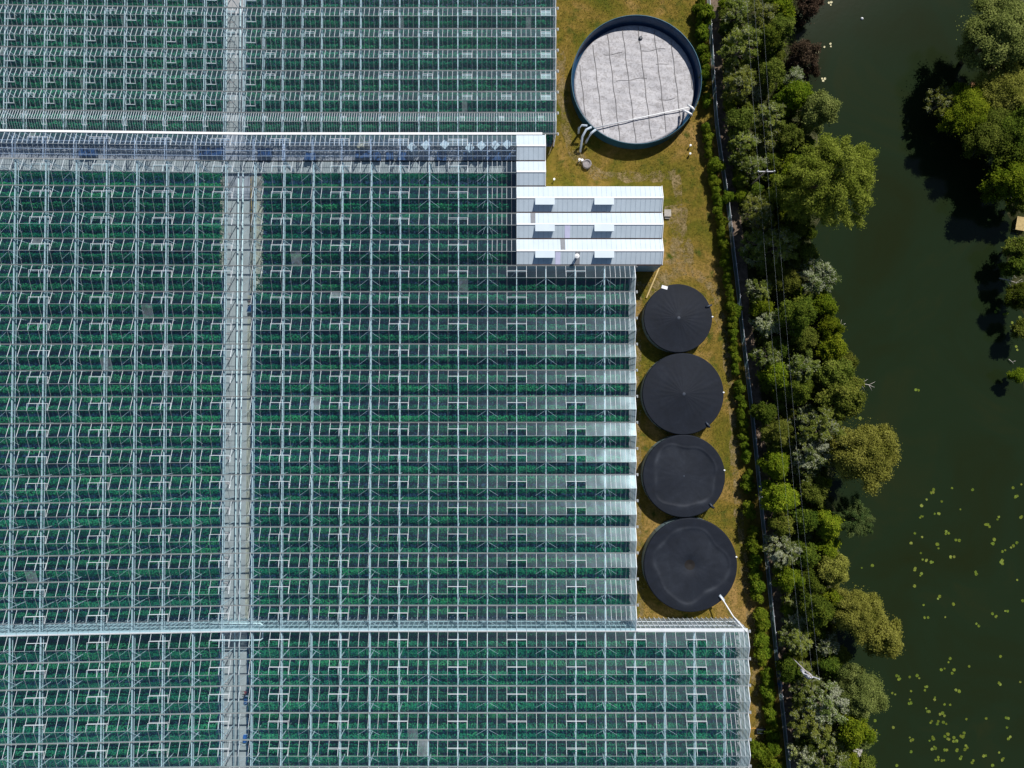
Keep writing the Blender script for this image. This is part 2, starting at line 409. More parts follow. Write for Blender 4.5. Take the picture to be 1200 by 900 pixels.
FENCE = [(-40, 826), (20, 830), (100, 835), (150, 838.5), (190, 844), (240, 851.5), (290, 857), (340, 863), (380, 867), (430, 873), (480, 879), (540, 885), (590, 890), (650, 896), (710, 902), (770, 908), (830, 915), (895, 922), (960, 929)]
def fpx(y): return float(np.interp(y, [a for a, b in FENCE], [b for a, b in FENCE]))
# dirt path east of the fence
pth = MB(); prev = None
for y in np.arange(-40, 961, 12.0):
    xl, xr = fpx(y) + 1.5 + .8 * math.sin(y * .07), fpx(y) + 15 + 1.6 * math.sin(y * .045 + 1)
    a, b = P(xl, y, 0), P(xr, y, 0)
    if prev: pth.quad((*prev[0], .006), (*a, .006), (*b, .006), (*prev[1], .006))
    prev = (a, b)
def path_mat():
    m, nt, out = mat('bare_dirt')
    b = N(nt, 'ShaderNodeBsdfPrincipled'); b.inputs['Roughness'].default_value = .95; b.inputs['Specular IOR Level'].default_value = .1
    geo = N(nt, 'ShaderNodeNewGeometry'); n = noise(nt, 1.1, 7, .75, geo.outputs['Position'], .5)
    r = ramp(nt, n.outputs[0], [(.3, (.06, .055, .025)), (.45, (.15, .11, .08)), (.7, (.27, .20, .155))])
    nt.links.new(r.outputs[0], b.inputs['Base Color'])
    bp = N(nt, 'ShaderNodeBump'); bp.inputs['Strength'].default_value = .6; bp.inputs['Distance'].default_value = .1
    nt.links.new(n.outputs[0], bp.inputs['Height']); nt.links.new(bp.outputs[0], b.inputs['Normal'])
    nt.links.new(b.outputs[0], out.inputs[0]); return m
M['dirt'] = path_mat()
structure(pth.build('dirt_path', M['dirt']))

def litter_mat():
    m, nt, out = mat('leaf_litter')
    b = N(nt, 'ShaderNodeBsdfPrincipled'); b.inputs['Roughness'].default_value = .95; b.inputs['Specular IOR Level'].default_value = .1
    geo = N(nt, 'ShaderNodeNewGeometry'); n = noise(nt, .9, 7, .75, geo.outputs['Position'], .5)
    r = ramp(nt, n.outputs[0], [(.3, (.018, .026, .008)), (.5, (.045, .050, .018)), (.72, (.10, .085, .05))])
    nt.links.new(r.outputs[0], b.inputs['Base Color']); nt.links.new(b.outputs[0], out.inputs[0]); return m
M['litter'] = litter_mat(); ground_obj.data.materials.append(M['litter'])
lt = MB(); prev = None
for y in np.arange(-60, 961, 10.0):
    a = P(fpx(y) + 14, y, 0); b = (lbx(a[1]) - 1.6 + .5 * math.sin(a[1] * .9) + .35 * math.sin(a[1] * 2.1 + 1), a[1])
    if prev: lt.quad((*prev[0], .004), (*a, .004), (*b, .004), (*prev[1], .004))
    prev = (a, b)
structure(lt.build('woodland_ground', M['litter']))
lt = MB(); prev = None
for y in np.arange(-60, 961, 10.0):
    q = P(1200, y, 0)[1]; jj = .5 * math.sin(q * .9) + .35 * math.sin(q * 2.1 + 1)
    a, b = (rbx(q) - jj + 2.0, q), (rbx(q) + 60, q)
    if prev: lt.quad((*prev[0], .004), (*a, .004), (*b, .004), (*prev[1], .004))
    prev = (a, b)
structure(lt.build('far_bank_ground', M['litter']))

# ------------------------------------------------------------------ greenhouses
GZ, RISE, TZ = 5.5, .80, 5.02        # gutter height, ridge rise, girder top
XP = P(285, 450, GZ)[0]              # west of the aisle the gutters fan out very slightly
XL = P(-45, 450, GZ)[0]
class Gut:
    def __init__(s, py, dl): s.Y = P(400, py, GZ)[1]; s.k = dl / 235.0
    def __call__(s, X): return s.Y - max(0.0, XP - X) * s.k
def fan(py): return -3.0 if py < 190 else -2.5 + (py - 190) * .0127

def girder_x(lst): return [P(x, 466, TZ)[0] for x in lst]
MX = [14.4 - 35.6, 14.4, 50.5, 86.4, 122.2, 157.8, 193, 227.8, 262.5, 296.7, 331.2, 365.8, 400, 434.2, 468.5, 502.8, 537.1, 571.3, 605.5, 639.8, 674.2, 708.7]
LX = MX + [743.2, 778, 812.8, 847.6]
TX = [262.5 - 23.4 * i for i in range(13, 0, -1)] + [262.5 + 22.83 * i for i in range(0, 17)]
def scale_lower(x): return 600 + (x - 600) * 1.006

VENT_CAP = 100
def glasshouse(name, label, group, guts, xe_of, gx, per_bay, rise, vents, glassm, dense=(), end_dense=None, brace=True, panes_vent=2, south_vents=None, vent_len=.5, girder=(.125, .26), bars_w=.038, vent_w=.042, wide_first=False, legs=True):
    """rows of gabled glass spans between gutters; xe_of(i) gives the east end of span i"""
    root = empty(name, (0, 0, 0)); tag(root, label, 'greenhouse', group)
    nsp = len(guts) - 1
    nv = 0; late = MB(); latef = MB(); frames = {}
    gx = [x for x in gx]
    for i in range(nsp):
        XE = xe_of(i)
        ga, gb = guts[i], guts[i + 1]
        rd = lambda X: (ga(X) + gb(X)) / 2
        # bar positions
        bars = [XL]
        xs = [x for x in gx if x < XE - .2] + [XE]
        xs = [x for x in xs if x > XL + .1]
        pb = per_bay * (2 if i in dense else 1)
        a = XL
        for b in xs:
            n = pb
            if end_dense and b == XE: n = max(2, round((b - a) / end_dense))
            elif a == XL: n = max(1, round((b - a) / ((gx[2] - gx[1]) / pb)))
            bars += [a + (b - a) * t / n for t in range(1, n + 1)]
            a = b
        # vents of this span: list of (x0, x1)
        vl, sv = [], []
        bay = gx[3] - gx[2]
        for gi, x in enumerate(gx):
            if vents(gi, x, i) and x + bay < XE + bay * .5:
                near = sorted(range(len(bars)), key=lambda q: abs(bars[q] - x))[0]
                hw = max(1, round(panes_vent / 2 * (2 if i in dense else 1)))
                if panes_vent == 2 and per_bay == 4:  # vents in the middle of a bay
                    q0, q1 = near + 1, near + 3
                elif panes_vent == 4: q0, q1 = near - 2, near + 2
                else: q0, q1 = near - hw, near + hw
                if q0 > 0 and q1 < len(bars): (sv if (south_vents and south_vents(gi, x, i)) else vl).append((bars[q0], bars[q1], max(2, q1 - q0)))
        pn = MB(); sl = 1 - vent_len
        zt = GZ + rise
        def nz(X, t, side):  # point on the slope: t=0 gutter, 1 ridge
            g0 = (ga if side == 0 else gb)(X); r0 = rd(X)
            return (X, g0 + (r0 - g0) * t, GZ + rise * t)
        def open_at(lst, a, b):
            m_ = (a + b) / 2
            return any(p < m_ < q for p, q, _ in lst)
        for a, b in zip(bars, bars[1:]):
            for side, lst in ((0, vl), (1, sv)):
                q_ = sl if open_at(lst, a, b) else 1
                pn.cur = 3 if random.random() < .004 else 0
                c4 = (nz(a, 0, side), nz(b, 0, side), nz(b, q_, side), nz(a, q_, side))
                pn.quad(*(c4 if side else c4[::-1]))      # every pane faces the sky
        gbm = pn     # glazing bars belong to the same roof part
        for x in bars[1:]:
            a, b = np.array(nz(x, .02, 0)), np.array(nz(x, .98, 0))
            gbm.cur = 1; gbm.bar(a + (0, 0, .03), b + (0, 0, .03), bars_w, .05)
            a, b = np.array(nz(x, .02, 1)), np.array(nz(x, .98, 1))
            gbm.cur = 2; gbm.bar(a + (0, 0, .02), b + (0, 0, .02), bars_w * .55, .04)  # south bars take the duller grey, which stands for their shade
        span = pn.build('roof_glass', [glassm, M['alu'], M['alu_dull'], M['glass_old']], root)
        # ridge
        rm = MB()
        for a, b in ((XL, XP), (XP, XE)):
            if a < b: rm.bar((a, rd(a), zt + .05), (b, rd(b), zt + .05), .042, .05)
        rm.build('ridge', M['alu_dull'], span)
        # braces and ridge props
        if brace:
            for gi, x in enumerate(gx):
                if x > XE - .3: continue
                br = frames.setdefault(gi, MB())
                if not vents(gi, x, i):
                    for s_ in (-1, 1):
                        y0 = rd(x); y1 = y0 + (gb(x) - y0) * .58
                        br.bar((x + s_ * .3, y0 - .25, zt - .20), (x + s_ * 1.65, y1, zt - rise * .58 - .12), .03, .03)
                        if end_dense and XE - x < bay * 1.2:
                            br.bar((x + s_ * .3, y0 - .1, zt - .16), (x + s_ * .75, y1 - .1, zt - rise * .58 - .12), .03, .03)
                    br.bar((x, rd(x), TZ), (x, rd(x), zt - .02), .06, .06); br.bar((x - .34, rd(x) - .2, zt - .19), (x + .34, rd(x) - .2, zt - .19), .04, .04)
        # vents
        for side, lst in ((0, vl), (1, sv)):
            for (a, b, npn) in lst:
                xm = (a + b) / 2
                ra, rb = rd(a), rd(b)
                L = math.hypot((rd(xm) - ga(xm)), rise) * vent_len
                sgn = 1 if side == 0 else -1
                ang = math.atan2(rise, abs(rd(xm) - ga(xm))) - R((17 if side == 0 else 6) + random.uniform(-4, 4)) * (0.15 if random.random() < .05 else 1)
                dy, dz = sgn * L * math.cos(ang), -L * math.sin(ang)
                z0 = zt + .10
                org = (xm, rd(xm), z0)
                tgt = nv < VENT_CAP
                f = MB() if tgt else latef; p_ = MB() if tgt else late
                A, B = (a + .03, ra, z0), (b - .03, rb, z0); C_, D_ = (b - .03, rb + dy, z0 + dz), (a + .03, ra + dy, z0 + dz)
                p_.quad(*((D_, C_, B, A) if side == 0 else (A, B, C_, D_)))
                f.bar(D_, C_, vent_w, .06); f.bar(A, D_, vent_w * .75, .05); f.bar(B, C_, vent_w * .75, .05)
                for t in range(1, npn):
                    u = t / npn
                    f.bar(tuple(np.array(A) + (np.array(B) - A) * u), tuple(np.array(D_) + (np.array(C_) - D_) * u), .05, .05)
                # push arms
                f.bar((xm, rd(xm) + dy * .95, z0 + dz), (xm - .9, rd(xm) + dy * .3, TZ + .25), .03, .03)
                # trim across the roof opening
                f.bar(nz(a, sl, side), nz(b, sl, side), vent_w * .7, .05)
                if tgt:
                    vf = f.build('roof_vent', M['alu'], root); p_.build('vent_pane', glassm, vf)
                nv += 1
    if latef.v:
        o = latef.build('roof_vent', M['alu'], root); o['kind'] = 'stuff'
        o = late.build('vent_glazing', glassm, root); o['kind'] = 'stuff'
    # gutters
    for i, gt in enumerate(guts):
        XE = xe_of(min(i, nsp - 1))
        if i > 0: XE = max(XE, xe_of(i - 1))
        gm = MB()
        wdt, dpt = (.11, .13)
        for a, b in ((XL, XP), (XP, XE + .35)):
            ya, yb = gt(a), gt(b)
            gm.cur = 0
            gm.bar((a, ya + wdt / 2, GZ), (b, yb + wdt / 2, GZ), .035, dpt + .05)
            gm.bar((a, ya - wdt / 2, GZ), (b, yb - wdt / 2, GZ), .035, dpt + .05)
            gm.cur = 1
            gm.quad((a, ya - wdt / 2, GZ - .04), (b, yb - wdt / 2, GZ - .04), (b, yb + wdt / 2, GZ - .04), (a, ya + wdt / 2, GZ - .04))
        gm.cur = 0
        gm.box(XE + .2, XE + .5, gt(XE) - .2, gt(XE) + .2, GZ - .25, GZ - .07)   # hopper head
        gm.build('gutter', [M['gutter'], M['gutter_dirt']], root)
    # girders, each with its legs
    for gi, x in enumerate(gx):
        ii = [i for i in range(nsp) if xe_of(i) > x + .2]
        if not ii or x < XL: continue
        tm = frames.get(gi) or MB()
        y0, y1 = guts[ii[0]](x), guts[ii[-1] + 1](x)
        tm.bar((x, y0, TZ), (x, y1, TZ), girder[0], girder[1])
        tm.bar((x, y0, TZ - .6), (x, y1, TZ - .6), .07, .07)
        for i in ii + [ii[-1] + 1]:
            yy = guts[i](x)
            if legs: tm.box(x - .05, x + .05, yy - .05, yy + .05, 0, GZ - .1)
        tm.build('girder', M['galv'], root)
    return root

def gable(root, guts, i0, i1, XE, rise, step=1.0):
    """glazed end wall across spans i0..i1-1"""
    wm, fm = MB(), MB()
    for i in range(i0, i1):
        a, b = guts[i](XE), guts[i + 1](XE); m_ = (a + b) / 2
        wm.face([(XE, a, .4), (XE, m_, .4), (XE, b, .4), (XE, b, GZ), (XE, m_, GZ + rise), (XE, a, GZ)])
        fm.bar((XE + .03, a, GZ), (XE + .03, m_, GZ + rise), .09, .09); fm.bar((XE + .03, m_, GZ + rise), (XE + .03, b, GZ), .09, .09)
        n = max(2, round(abs(a - b) / step))
        for t in range(n + 1):
            y = a + (b - a) * t / n
            zt = GZ + rise * (1 - abs(y - m_) / abs(a - m_))
            fm.box(XE + .03, XE + .09, y - .03, y + .03, 0, zt)
    a, b = guts[i0](XE), guts[i1](XE)
    for z in (2.0, 3.7): fm.box(XE + .02, XE + .08, min(a, b), max(a, b), z - .03, z + .03)
    wm.build('gable_wall', M['glass_wall'], root); fm.build('gable_frame', M['alu'], root)
    pl = MB(); pl.box(XE - .08, XE + .10, min(a, b), max(a, b), 0, .4); pl.build('plinth', M['concrete'], root)

# --- main block: 18 spans
MAIN_PY = [188.8 + (740 - 188.8) / 18 * i for i in range(19)]
MG = [Gut(p, fan(p)) for p in MAIN_PY]
mgx = girder_x(MX)
XE_SHED, XE_MAIN, XE_LOW, XE_TOP = P(605.2, 466, GZ)[0], P(744, 466, GZ)[0], P(876.5, 800, GZ)[0], P(651, 80, GZ)[0]
xe_main = lambda i: XE_SHED if i < 4 else XE_MAIN
main = glasshouse('glasshouse', 'broad main glasshouse with eighteen glass spans beside the black tanks', None, MG, xe_main, mgx, 3, RISE,
                  lambda gi, x, i: gi % 2 == 0, M['glass'], end_dense=.74)
gable(main, MG, 4, 18, XE_MAIN, RISE)
# --- lower block
LOW_PY = [740, 772.3, 803.6, 835.3, 867, 898.4, 930, 961]
LG = [Gut(p, 4.5 if p < 880 else 2.5) for p in LOW_PY]
lgx = [P(scale_lower(x), 800, TZ)[0] for x in LX]
low = glasshouse('glasshouse', 'lower glasshouse block whose roof reaches out below the largest black tank', None, LG, lambda i: XE_LOW, lgx, 3, .80,
                 lambda gi, x, i: gi % 2 == 0, M['glass'], dense=(), end_dense=.74)
gable(low, LG, 0, 7, XE_LOW, .80)
# north wall of the lower block (a partition inside, an outside wall below the tanks)
nm, nf = MB(), MB()
g0 = LG[0]
for a, b in ((XL, XP), (XP, XE_LOW)):
    nm.quad((a, g0(a) + .32, .3), (b, g0(b) + .32, .3), (b, g0(b) + .32, GZ - .1), (a, g0(a) + .32, GZ - .1))
x = XL
while x < XE_LOW:
    nf.box(x - .04, x + .04, g0(x) + .33, g0(x) + .42, 0, GZ - .1); x += .76
for a, b in ((XL, XP), (XP, XE_LOW)):
    nf.bar((a, g0(a) + .2, GZ + .02), (b, g0(b) + .2, GZ + .02), .55, .10)
    for z in (1.9, 3.7): nf.bar((a, g0(a) + .36, z), (b, g0(b) + .36, z), .06, .06)
nm.build('north_wall', M['glass_wall'], low); nf.build('north_wall_frame', M['alu'], low)
# --- corridor
CG = [Gut(157.8, -3.1), Gut(188.8, -2.6)]
cgx = [P(x, 172, TZ)[0] for x in MX[:18]]
cor = glasshouse('packing_corridor', 'long bluish glass corridor between the upper and main glasshouses', None, CG, lambda i: XE_SHED, cgx, 6, RISE,
                 lambda gi, x, i: gi % 2 == 0, M['glass_dark'], panes_vent=4, brace=False, girder=(.09, .12), vent_len=.5)
wg = MB()
for a, b in ((XL, XP), (XP, XE_SHED + 4)):
    wg.bar((a, CG[0](a) + .12, GZ + .12), (b, CG[0](b) + .12, GZ + .12), .34, .12)
wg.build('eaves_flashing', M['white_paint'], cor)
pr = MB()
for t in (.35, .7):
    for a, b in ((XL, XP), (XP, XE_SHED)):
        ya, yb = [CG[1](q) + ((CG[0](q) + CG[1](q)) / 2 - CG[1](q)) * t for q in (a, b)]
        pr.bar((a, ya, GZ + RISE * t - .06), (b, yb, GZ + RISE * t - .06), .06, .06)
        yc, yd = [CG[0](q) + ((CG[0](q) + CG[1](q)) / 2 - CG[0](q)) * t for q in (a, b)]
        if t > .5: pr.bar((a, yc, GZ + RISE * t - .06), (b, yd, GZ + RISE * t - .06), .05, .05)
pr.build('purlin', M['galv'], cor)
# --- upper block: 3.2 m spans
TOP_PY = [156.6 - 24.55 * i for i in range(9)][::-1]
TG = [Gut(p, -3.0) for p in TOP_PY]
tgx = [P(x, 80, TZ)[0] for x in TX]
top = glasshouse('glasshouse', 'upper glasshouse with narrow spans and dark crop beside the large grey covered tank', None, TG, lambda i: XE_TOP, tgx, 4, .65,
                 lambda gi, x, i: (gi % 2 == 1) or (x < XP), M['glass_upper'], dense=(7,), panes_vent=2, brace=False, vent_len=.46, girder=(.09, .20), bars_w=.036,
                 vent_w=.034,
                 south_vents=lambda gi, x, i: x < XP and gi % 2 == 0)
gable(top, TG, 0, 8, XE_TOP, .65, .8)

# --- floors, aisle
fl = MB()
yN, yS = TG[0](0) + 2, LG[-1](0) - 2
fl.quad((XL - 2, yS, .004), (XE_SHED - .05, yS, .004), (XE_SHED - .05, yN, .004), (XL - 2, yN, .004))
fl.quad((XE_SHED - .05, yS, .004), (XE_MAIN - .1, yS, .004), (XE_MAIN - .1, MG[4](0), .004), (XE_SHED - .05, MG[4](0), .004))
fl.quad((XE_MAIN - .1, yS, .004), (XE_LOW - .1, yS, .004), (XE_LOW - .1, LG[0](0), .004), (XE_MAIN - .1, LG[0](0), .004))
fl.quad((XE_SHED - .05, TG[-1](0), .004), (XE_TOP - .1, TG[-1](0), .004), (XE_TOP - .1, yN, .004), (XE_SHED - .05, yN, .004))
structure(fl.build('greenhouse_floor', M['sky_blue_floor']))
ax0, ax1 = P(263, 466, 0)[0] , P(291.5, 466, 0)[0]
ai = MB(); ai.quad((ax0, LG[-1](0) - 2, .009), (ax1, LG[-1](0) - 2, .009), (ax1, CG[1](0) , .009), (ax0, CG[1](0), .009))
tx0, tx1 = P(263.5, 80, 0)[0], P(287.5, 80, 0)[0]
ai.quad((tx0, TG[-1](0), .009), (tx1, TG[-1](0), .009), (tx1, yN, .009), (tx0, yN, .009))
structure(ai.build('concrete_aisle', M['concrete']))
cf = MB(); cf.quad((XL - 2, CG[1](0) - .2, .010), (XE_SHED, CG[1](0) - .2, .010), (XE_SHED, CG[0](0) + .2, .010), (XL - 2, CG[0](0) + .2, .010))
structure(cf.build('corridor_floor', M['concrete']))
ss = MB(); ss.quad((ax1 + .1, P(285, 344, 0)[1], .013), (P(307, 466, 0)[0], P(285, 344, 0)[1], .013), (P(307, 466, 0)[0], CG[1](0) - .3, .013), (ax1 + .1, CG[1](0) - .3, .013))
sl2 = MB(); sl2.quad((ax1 - .3, P(285, 738, 0)[1], .017), (ax1 + .45, P(285, 738, 0)[1], .017), (ax1 + .45, P(285, 346, 0)[1], .017), (ax1 - .3, P(285, 346, 0)[1], .017))
ss.quad((P(256, 466, 0)[0], P(285, 320, 0)[1], .013), (ax0 - .05, P(285, 320, 0)[1], .013), (ax0 - .05, CG[1](0) - .6, .013), (P(256, 466, 0)[0], CG[1](0) - .6, .013))
structure(ss.build('soil_strip', M['soil'])); structure(sl2.build('soil_edge_path', M['soil']))

# ------------------------------------------------------------------ leaves
def leaf_mesh(name, pts, nrm, size, leafval, material, bloom=None, aspect=.55):
    """one mesh of small pointed leaf faces at pts facing nrm"""
    n = len(pts)
    nrm = nrm / (np.linalg.norm(nrm, axis=1, keepdims=True) + 1e-9)
    t = rng.normal(size=(n, 3)); t -= (t * nrm).sum(1, keepdims=True) * nrm; t /= np.linalg.norm(t, axis=1, keepdims=True) + 1e-9
    b = np.cross(nrm, t)
    s = size if hasattr(size, '__len__') else np.full(n, size)
    s = (s * rng.uniform(.65, 1.35, n))[:, None]
    v = np.stack([pts - t * s * .5, pts + b * s * aspect * .5, pts + t * s * .5 + nrm * s * .12, pts - b * s * aspect * .5], 1).reshape(-1, 3)
    me = bpy.data.meshes.new(name)
    me.vertices.add(4 * n); me.vertices.foreach_set('co', v.astype(np.float32).ravel())
    me.loops.add(4 * n); me.loops.foreach_set('vertex_index', np.arange(4 * n, dtype=np.int32))
    me.polygons.add(n); me.polygons.foreach_set('loop_start', np.arange(0, 4 * n, 4, dtype=np.int32)); me.polygons.foreach_set('loop_total', np.full(n, 4, dtype=np.int32))
    a = me.attributes.new('leaf', 'FLOAT', 'FACE'); a.data.foreach_set('value', leafval.astype(np.float32))
    if bloom is not None:
        a = me.attributes.new('bloom', 'FLOAT', 'FACE'); a.data.foreach_set('value', bloom.astype(np.float32))
    me.materials.append(material); me.update(calc_edges=True); me.validate()
    return me

# crop rows
def crop_mesh(name, L, material, dens=75, width=1.0, h=3.0, size=.30):
    n = int(L * dens)
    x = rng.uniform(0, L, n)
    # plants every half metre: foliage bulges around each stem
    ph = (np.sin(x * 2 * math.pi / .55) * .5 + .5)
    th = rng.uniform(-.15, math.pi + .15, n)
    wob = .12 * np.sin(x * .9 + rng.uniform(0, 6)) + .08 * np.sin(x * 2.7)
    rr = np.sqrt(rng.uniform(.25, 1, n)) * (.78 + .22 * ph)
    y = np.cos(th) * width / 2 * rr * 1.05 + wob * .4
    z = h - .9 + np.sin(th) * .9 * rr + .15 * np.sin(x * .55 + 1)
    low = rng.random(n) < .25
    z[low] = rng.uniform(.5, h - .9, low.sum())
    nr = np.stack([rng.normal(0, .5, n), np.cos(th) + rng.normal(0, .5, n), np.abs(np.sin(th)) + .7 + rng.normal(0, .4, n)], 1)
    lv = np.clip(rng.normal(.45, .22, n) + .2 * np.sin(x * .37 + rng.uniform(0, 6)), 0, 1)
    return leaf_mesh(name, np.stack([x, y, z], 1), nr, size, lv, material)

xA = P(257.5, 466, 2.5)[0]; xB = P(299, 466, 2.5)[0]; xB2 = P(306, 466, 2.5)[0]
tA = P(262, 80, 2.5)[0]; tB = P(289, 80, 2.5)[0]
ends = dict(left=(XL, xA), right_s=(xB2, XE_SHED - .8), right_l=(xB, P(735, 466, 1)[0]), low_r=(xB - .6, P(862.5, 800, 1)[0]), top_l=(XL, tA), top_r=(tB, P(647, 80, 1)[0]))
nvar = dict(left=4, right_s=2, right_l=4, low_r=3, top_l=3, top_r=3)
CM = {}
for k_, (a, b) in ends.items():
    for q in range(nvar[k_]):
        t_ = k_.startswith('top')
        CM[k_, q] = crop_mesh('crop_row', b - a, M['crop_dark'] if t_ else M['crop'], 110 if t_ else 120, 1.08 if t_ else 1.16, 3.2 if t_ else 3.0, .27)
ORD = 'first second third fourth fifth sixth seventh eighth ninth tenth eleventh twelfth thirteenth fourteenth fifteenth sixteenth seventeenth eighteenth nineteenth twentieth'.split()
def ordinal(n):
    if n < 20: return ORD[n]
    t, u = divmod(n + 1, 10)
    tens = {2: 'twenty', 3: 'thirty', 4: 'forty', 5: 'fifty'}[t]
    return {2: 'twentieth', 3: 'thirtieth', 4: 'fortieth', 5: 'fiftieth'}[t] if u == 0 else f"{tens}-{ORD[u - 1]}"
def crop_row(kind, idx, Y, tilt, label, group):
    a, b = ends[kind]
    o = bpy.data.objects.new('crop_row', CM[kind, idx % nvar[kind]])
    COL.objects.link(o)
    flip = (idx // nvar[kind]) % 2
    if tilt is not None:   # west rows follow the fanned gutters: pivot at their aisle end
        ang = tilt
        o.location = (a, Y - (XP - a) * math.tan(ang) if True else Y, 0); o.rotation_euler = (0, 0, ang)
    else:
        o.location = (a, Y, 0)
    if flip and tilt is None:
        o.location = (b, Y, 0); o.rotation_euler = (0, 0, math.pi)
    tag(o, label, 'crop row', group); return o
PITCH = 1.600
ref = P(400, 331 + 6.1, 2.2)[1]
k0 = math.floor((MG[0](0) - ref) / PITCH)
Y = ref + k0 * PITCH
n = 0
while Y > MG[-1](0) + .9:
    t = (MG[0](0) - Y) / (MG[0](0) - MG[-1](0))
    pyq = 190 + t * 550
    ang = math.atan(fan(pyq) / 235.0)
    if Y < MG[0](0) - .12:
        crop_row('left', n, Y, ang, f'green crop row left of the aisle, {ordinal(n)} one down from the bluish corridor', 'crop rows left of the aisle in the main glasshouse')
        crop_row('right_s' if Y > MG[4](0) - .5 else 'right_l', n, Y, None, f'green crop row right of the aisle, {ordinal(n)} one down from the bluish corridor', 'crop rows right of the aisle in the main glasshouse')
        n += 1
    Y -= PITCH
Y = LG[0](0) - 1.25; n = 0
while Y > LG[-1](0) + .5:
    crop_row('left', n, Y, math.atan(4.0 / 235), f'green crop row left of the aisle, {ordinal(n)} one down from the white partition wall', 'crop rows left of the aisle in the lower glasshouse')
    crop_row('low_r', n, Y, None, f'green crop row right of the aisle, {ordinal(n)} one down from the white partition wall', 'crop rows right of the aisle in the lower glasshouse')
    Y -= 1.64; n += 1
Y = TG[-1](0) + .8; n = 0
while Y < TG[0](0) - .3:
    crop_row('top_l', n, Y, math.atan(-3.0 / 235), f'dark green crop row left of the aisle, {ordinal(n)} one up from the bluish corridor', 'crop rows left of the aisle in the upper glasshouse')
    crop_row('top_r', n, Y, None, f'dark green crop row right of the aisle, {ordinal(n)} one up from the bluish corridor', 'crop rows right of the aisle in the upper glasshouse')
    Y += 1.28; n += 1

# heating pipes along the aisle
def pipe(name, pts, r, m, label, cat, group=None, n=8):
    mb = MB(); mb.tube(pts, r, n); return tag(mb.build(name, m, smooth=True), label, cat, group)
PZ = 3.2
for px, lab in ((277.3, 'white heating pipe over the concrete aisle, left one of the pair'), (282.7, 'white heating pipe over the concrete aisle, right one of the pair')):
    x = P(px, 466, PZ)[0]
    pipe('heating_pipe', [(x, LG[-1](0) - 1, PZ), (x, MG[0](0) - 1, PZ)], .11, M['pipe_white'], lab, 'pipe', 'heating pipes above the aisle')
for px, lab in ((265.3, 'white pipe along left edge of the aisle in the upper glasshouse'), (281.2, 'white pipe along right side of the aisle in the upper glasshouse')):
    x = P(px, 80, PZ)[0]
    pipe('heating_pipe', [(x, TG[-1](0) + .5, PZ), (x, TG[0](0), PZ)], .11, M['pipe_white'], lab, 'pipe', 'heating pipes above the upper aisle')
# pipe loop at the partition
za = 3.6
pa, pb_, pc, pd_ = P(249, 730.5, za), P(305.5, 730.5, za), P(307.7, 732.5, za), P(307.7, 748, za)
pe, pf = P(305.5, 750, za), P(249, 751, za)
pipe('heating_manifold', [(*q, za) for q in (pa, pb_, pc, pd_, pe, pf)], .13, M['pipe_white'], 'white looped pipe crossing the aisle at the partition wall', 'pipe')
x0 = P(294.3, 230, 2.2)
pipe('irrigation_hose', [(P(294, 208, 2.2)[0], P(294, 208, 2.2)[1], 2.2), (P(294.5, 240, 2.2)[0], P(294.5, 240, 2.2)[1], 2.2), (P(294, 272, 2.2)[0], P(294, 272, 2.2)[1], 2.2)], .06, M['orange'], 'orange hose along the soil strip below the corridor', 'hose')

# corridor contents -------------------------------------------------
def pallet_stack(px, py, rot, h, s, label):
    X, Y = P(px, py, h)
    root = empty('crate_stack', (X, Y, 0)); tag(root, label, 'crate stack', 'white wrapped crate stacks standing skewed in the corridor')
    p = MB()
    for q in (-.42, 0, .42): p.rbox(0 + q * s * math.cos(rot) * .9, q * s * math.sin(rot) * .9, 0, .1, .1, s, rot)
    for q in np.linspace(-.45, .45, 6): p.rbox(-q * s * math.sin(rot), q * s * math.cos(rot), .1, .13, s, .1, rot)
    p.build('pallet', M['wood'], root)
    c = MB()
    nl = 4
    for t in range(nl):
        z0 = .14 + t * (h - .14) / nl; z1 = z0 + (h - .14) / nl - .03
        c.rbox(.01 * math.sin(t * 3), .01 * math.cos(t * 2), z0, z1, s * (.97 + .02 * (t % 2)), s * (.95 + .02 * (t % 2)), rot)
    c.build('wrapped_crates', M['wrap'], root)
    return root
for i, (px, py, rot) in enumerate(((482.5, 172, 45), (499, 170, 40), (521, 169, 50), (550.5, 173, 47), (564, 170.5, 42), (580, 170, 46), (594.5, 169, 44))):
    lab = ['leftmost of the wrapped crate stacks in the corridor', 'wrapped crate stack second from left in the corridor', 'wrapped crate stack third from left, against an open roof vent',
           'brightest wrapped crate stack, standing lower than its neighbours in the corridor', 'wrapped crate stack just right of the brightest one', 'second to last wrapped crate stack before the white shed', 'last and faintest wrapped crate stack beside the white shed'][i]
    pallet_stack(px, py, R(rot), 2.4, 1.15, lab)
def bench(px0, px1, py, label, z=.9, d=1.5):
    (x0, y), (x1, _) = P(px0, py, z), P(px1, py, z)
    root = empty('crate_trolley', ((x0 + x1) / 2, y, 0)); tag(root, label, 'trolley', 'dark blue crate trolleys in the corridor')
    L = x1 - x0
    b = MB(); b.box(-L / 2, L / 2, -d / 2, d / 2, .28, .36); b.build('deck', M['dark_metal'], root)
    c = MB()
    nx = max(1, round(L / .62))
    for i in range(nx):
        for j in range(2):
            cx = -L / 2 + (i + .5) * L / nx; cyy = (-.25 + .5 * j) * d
            wx, wy = L / nx * .46, d * .23
            hz = .36 + random.choice((.35, .55, .7))
            c.box(cx - wx, cx + wx, cyy - wy, cyy + wy, .37, hz)
    c.build('crates', M['blue_plastic'], root)
    for sx in (-1, 1):
        for sy in (-1, 1):
            wl = MB(); wl.tube([(sx * L * .42, sy * d * .4 - .04, .14), (sx * L * .42, sy * d * .4 + .04, .14)], .14, 12); wl.build('wheel', M['dark_metal'], root)
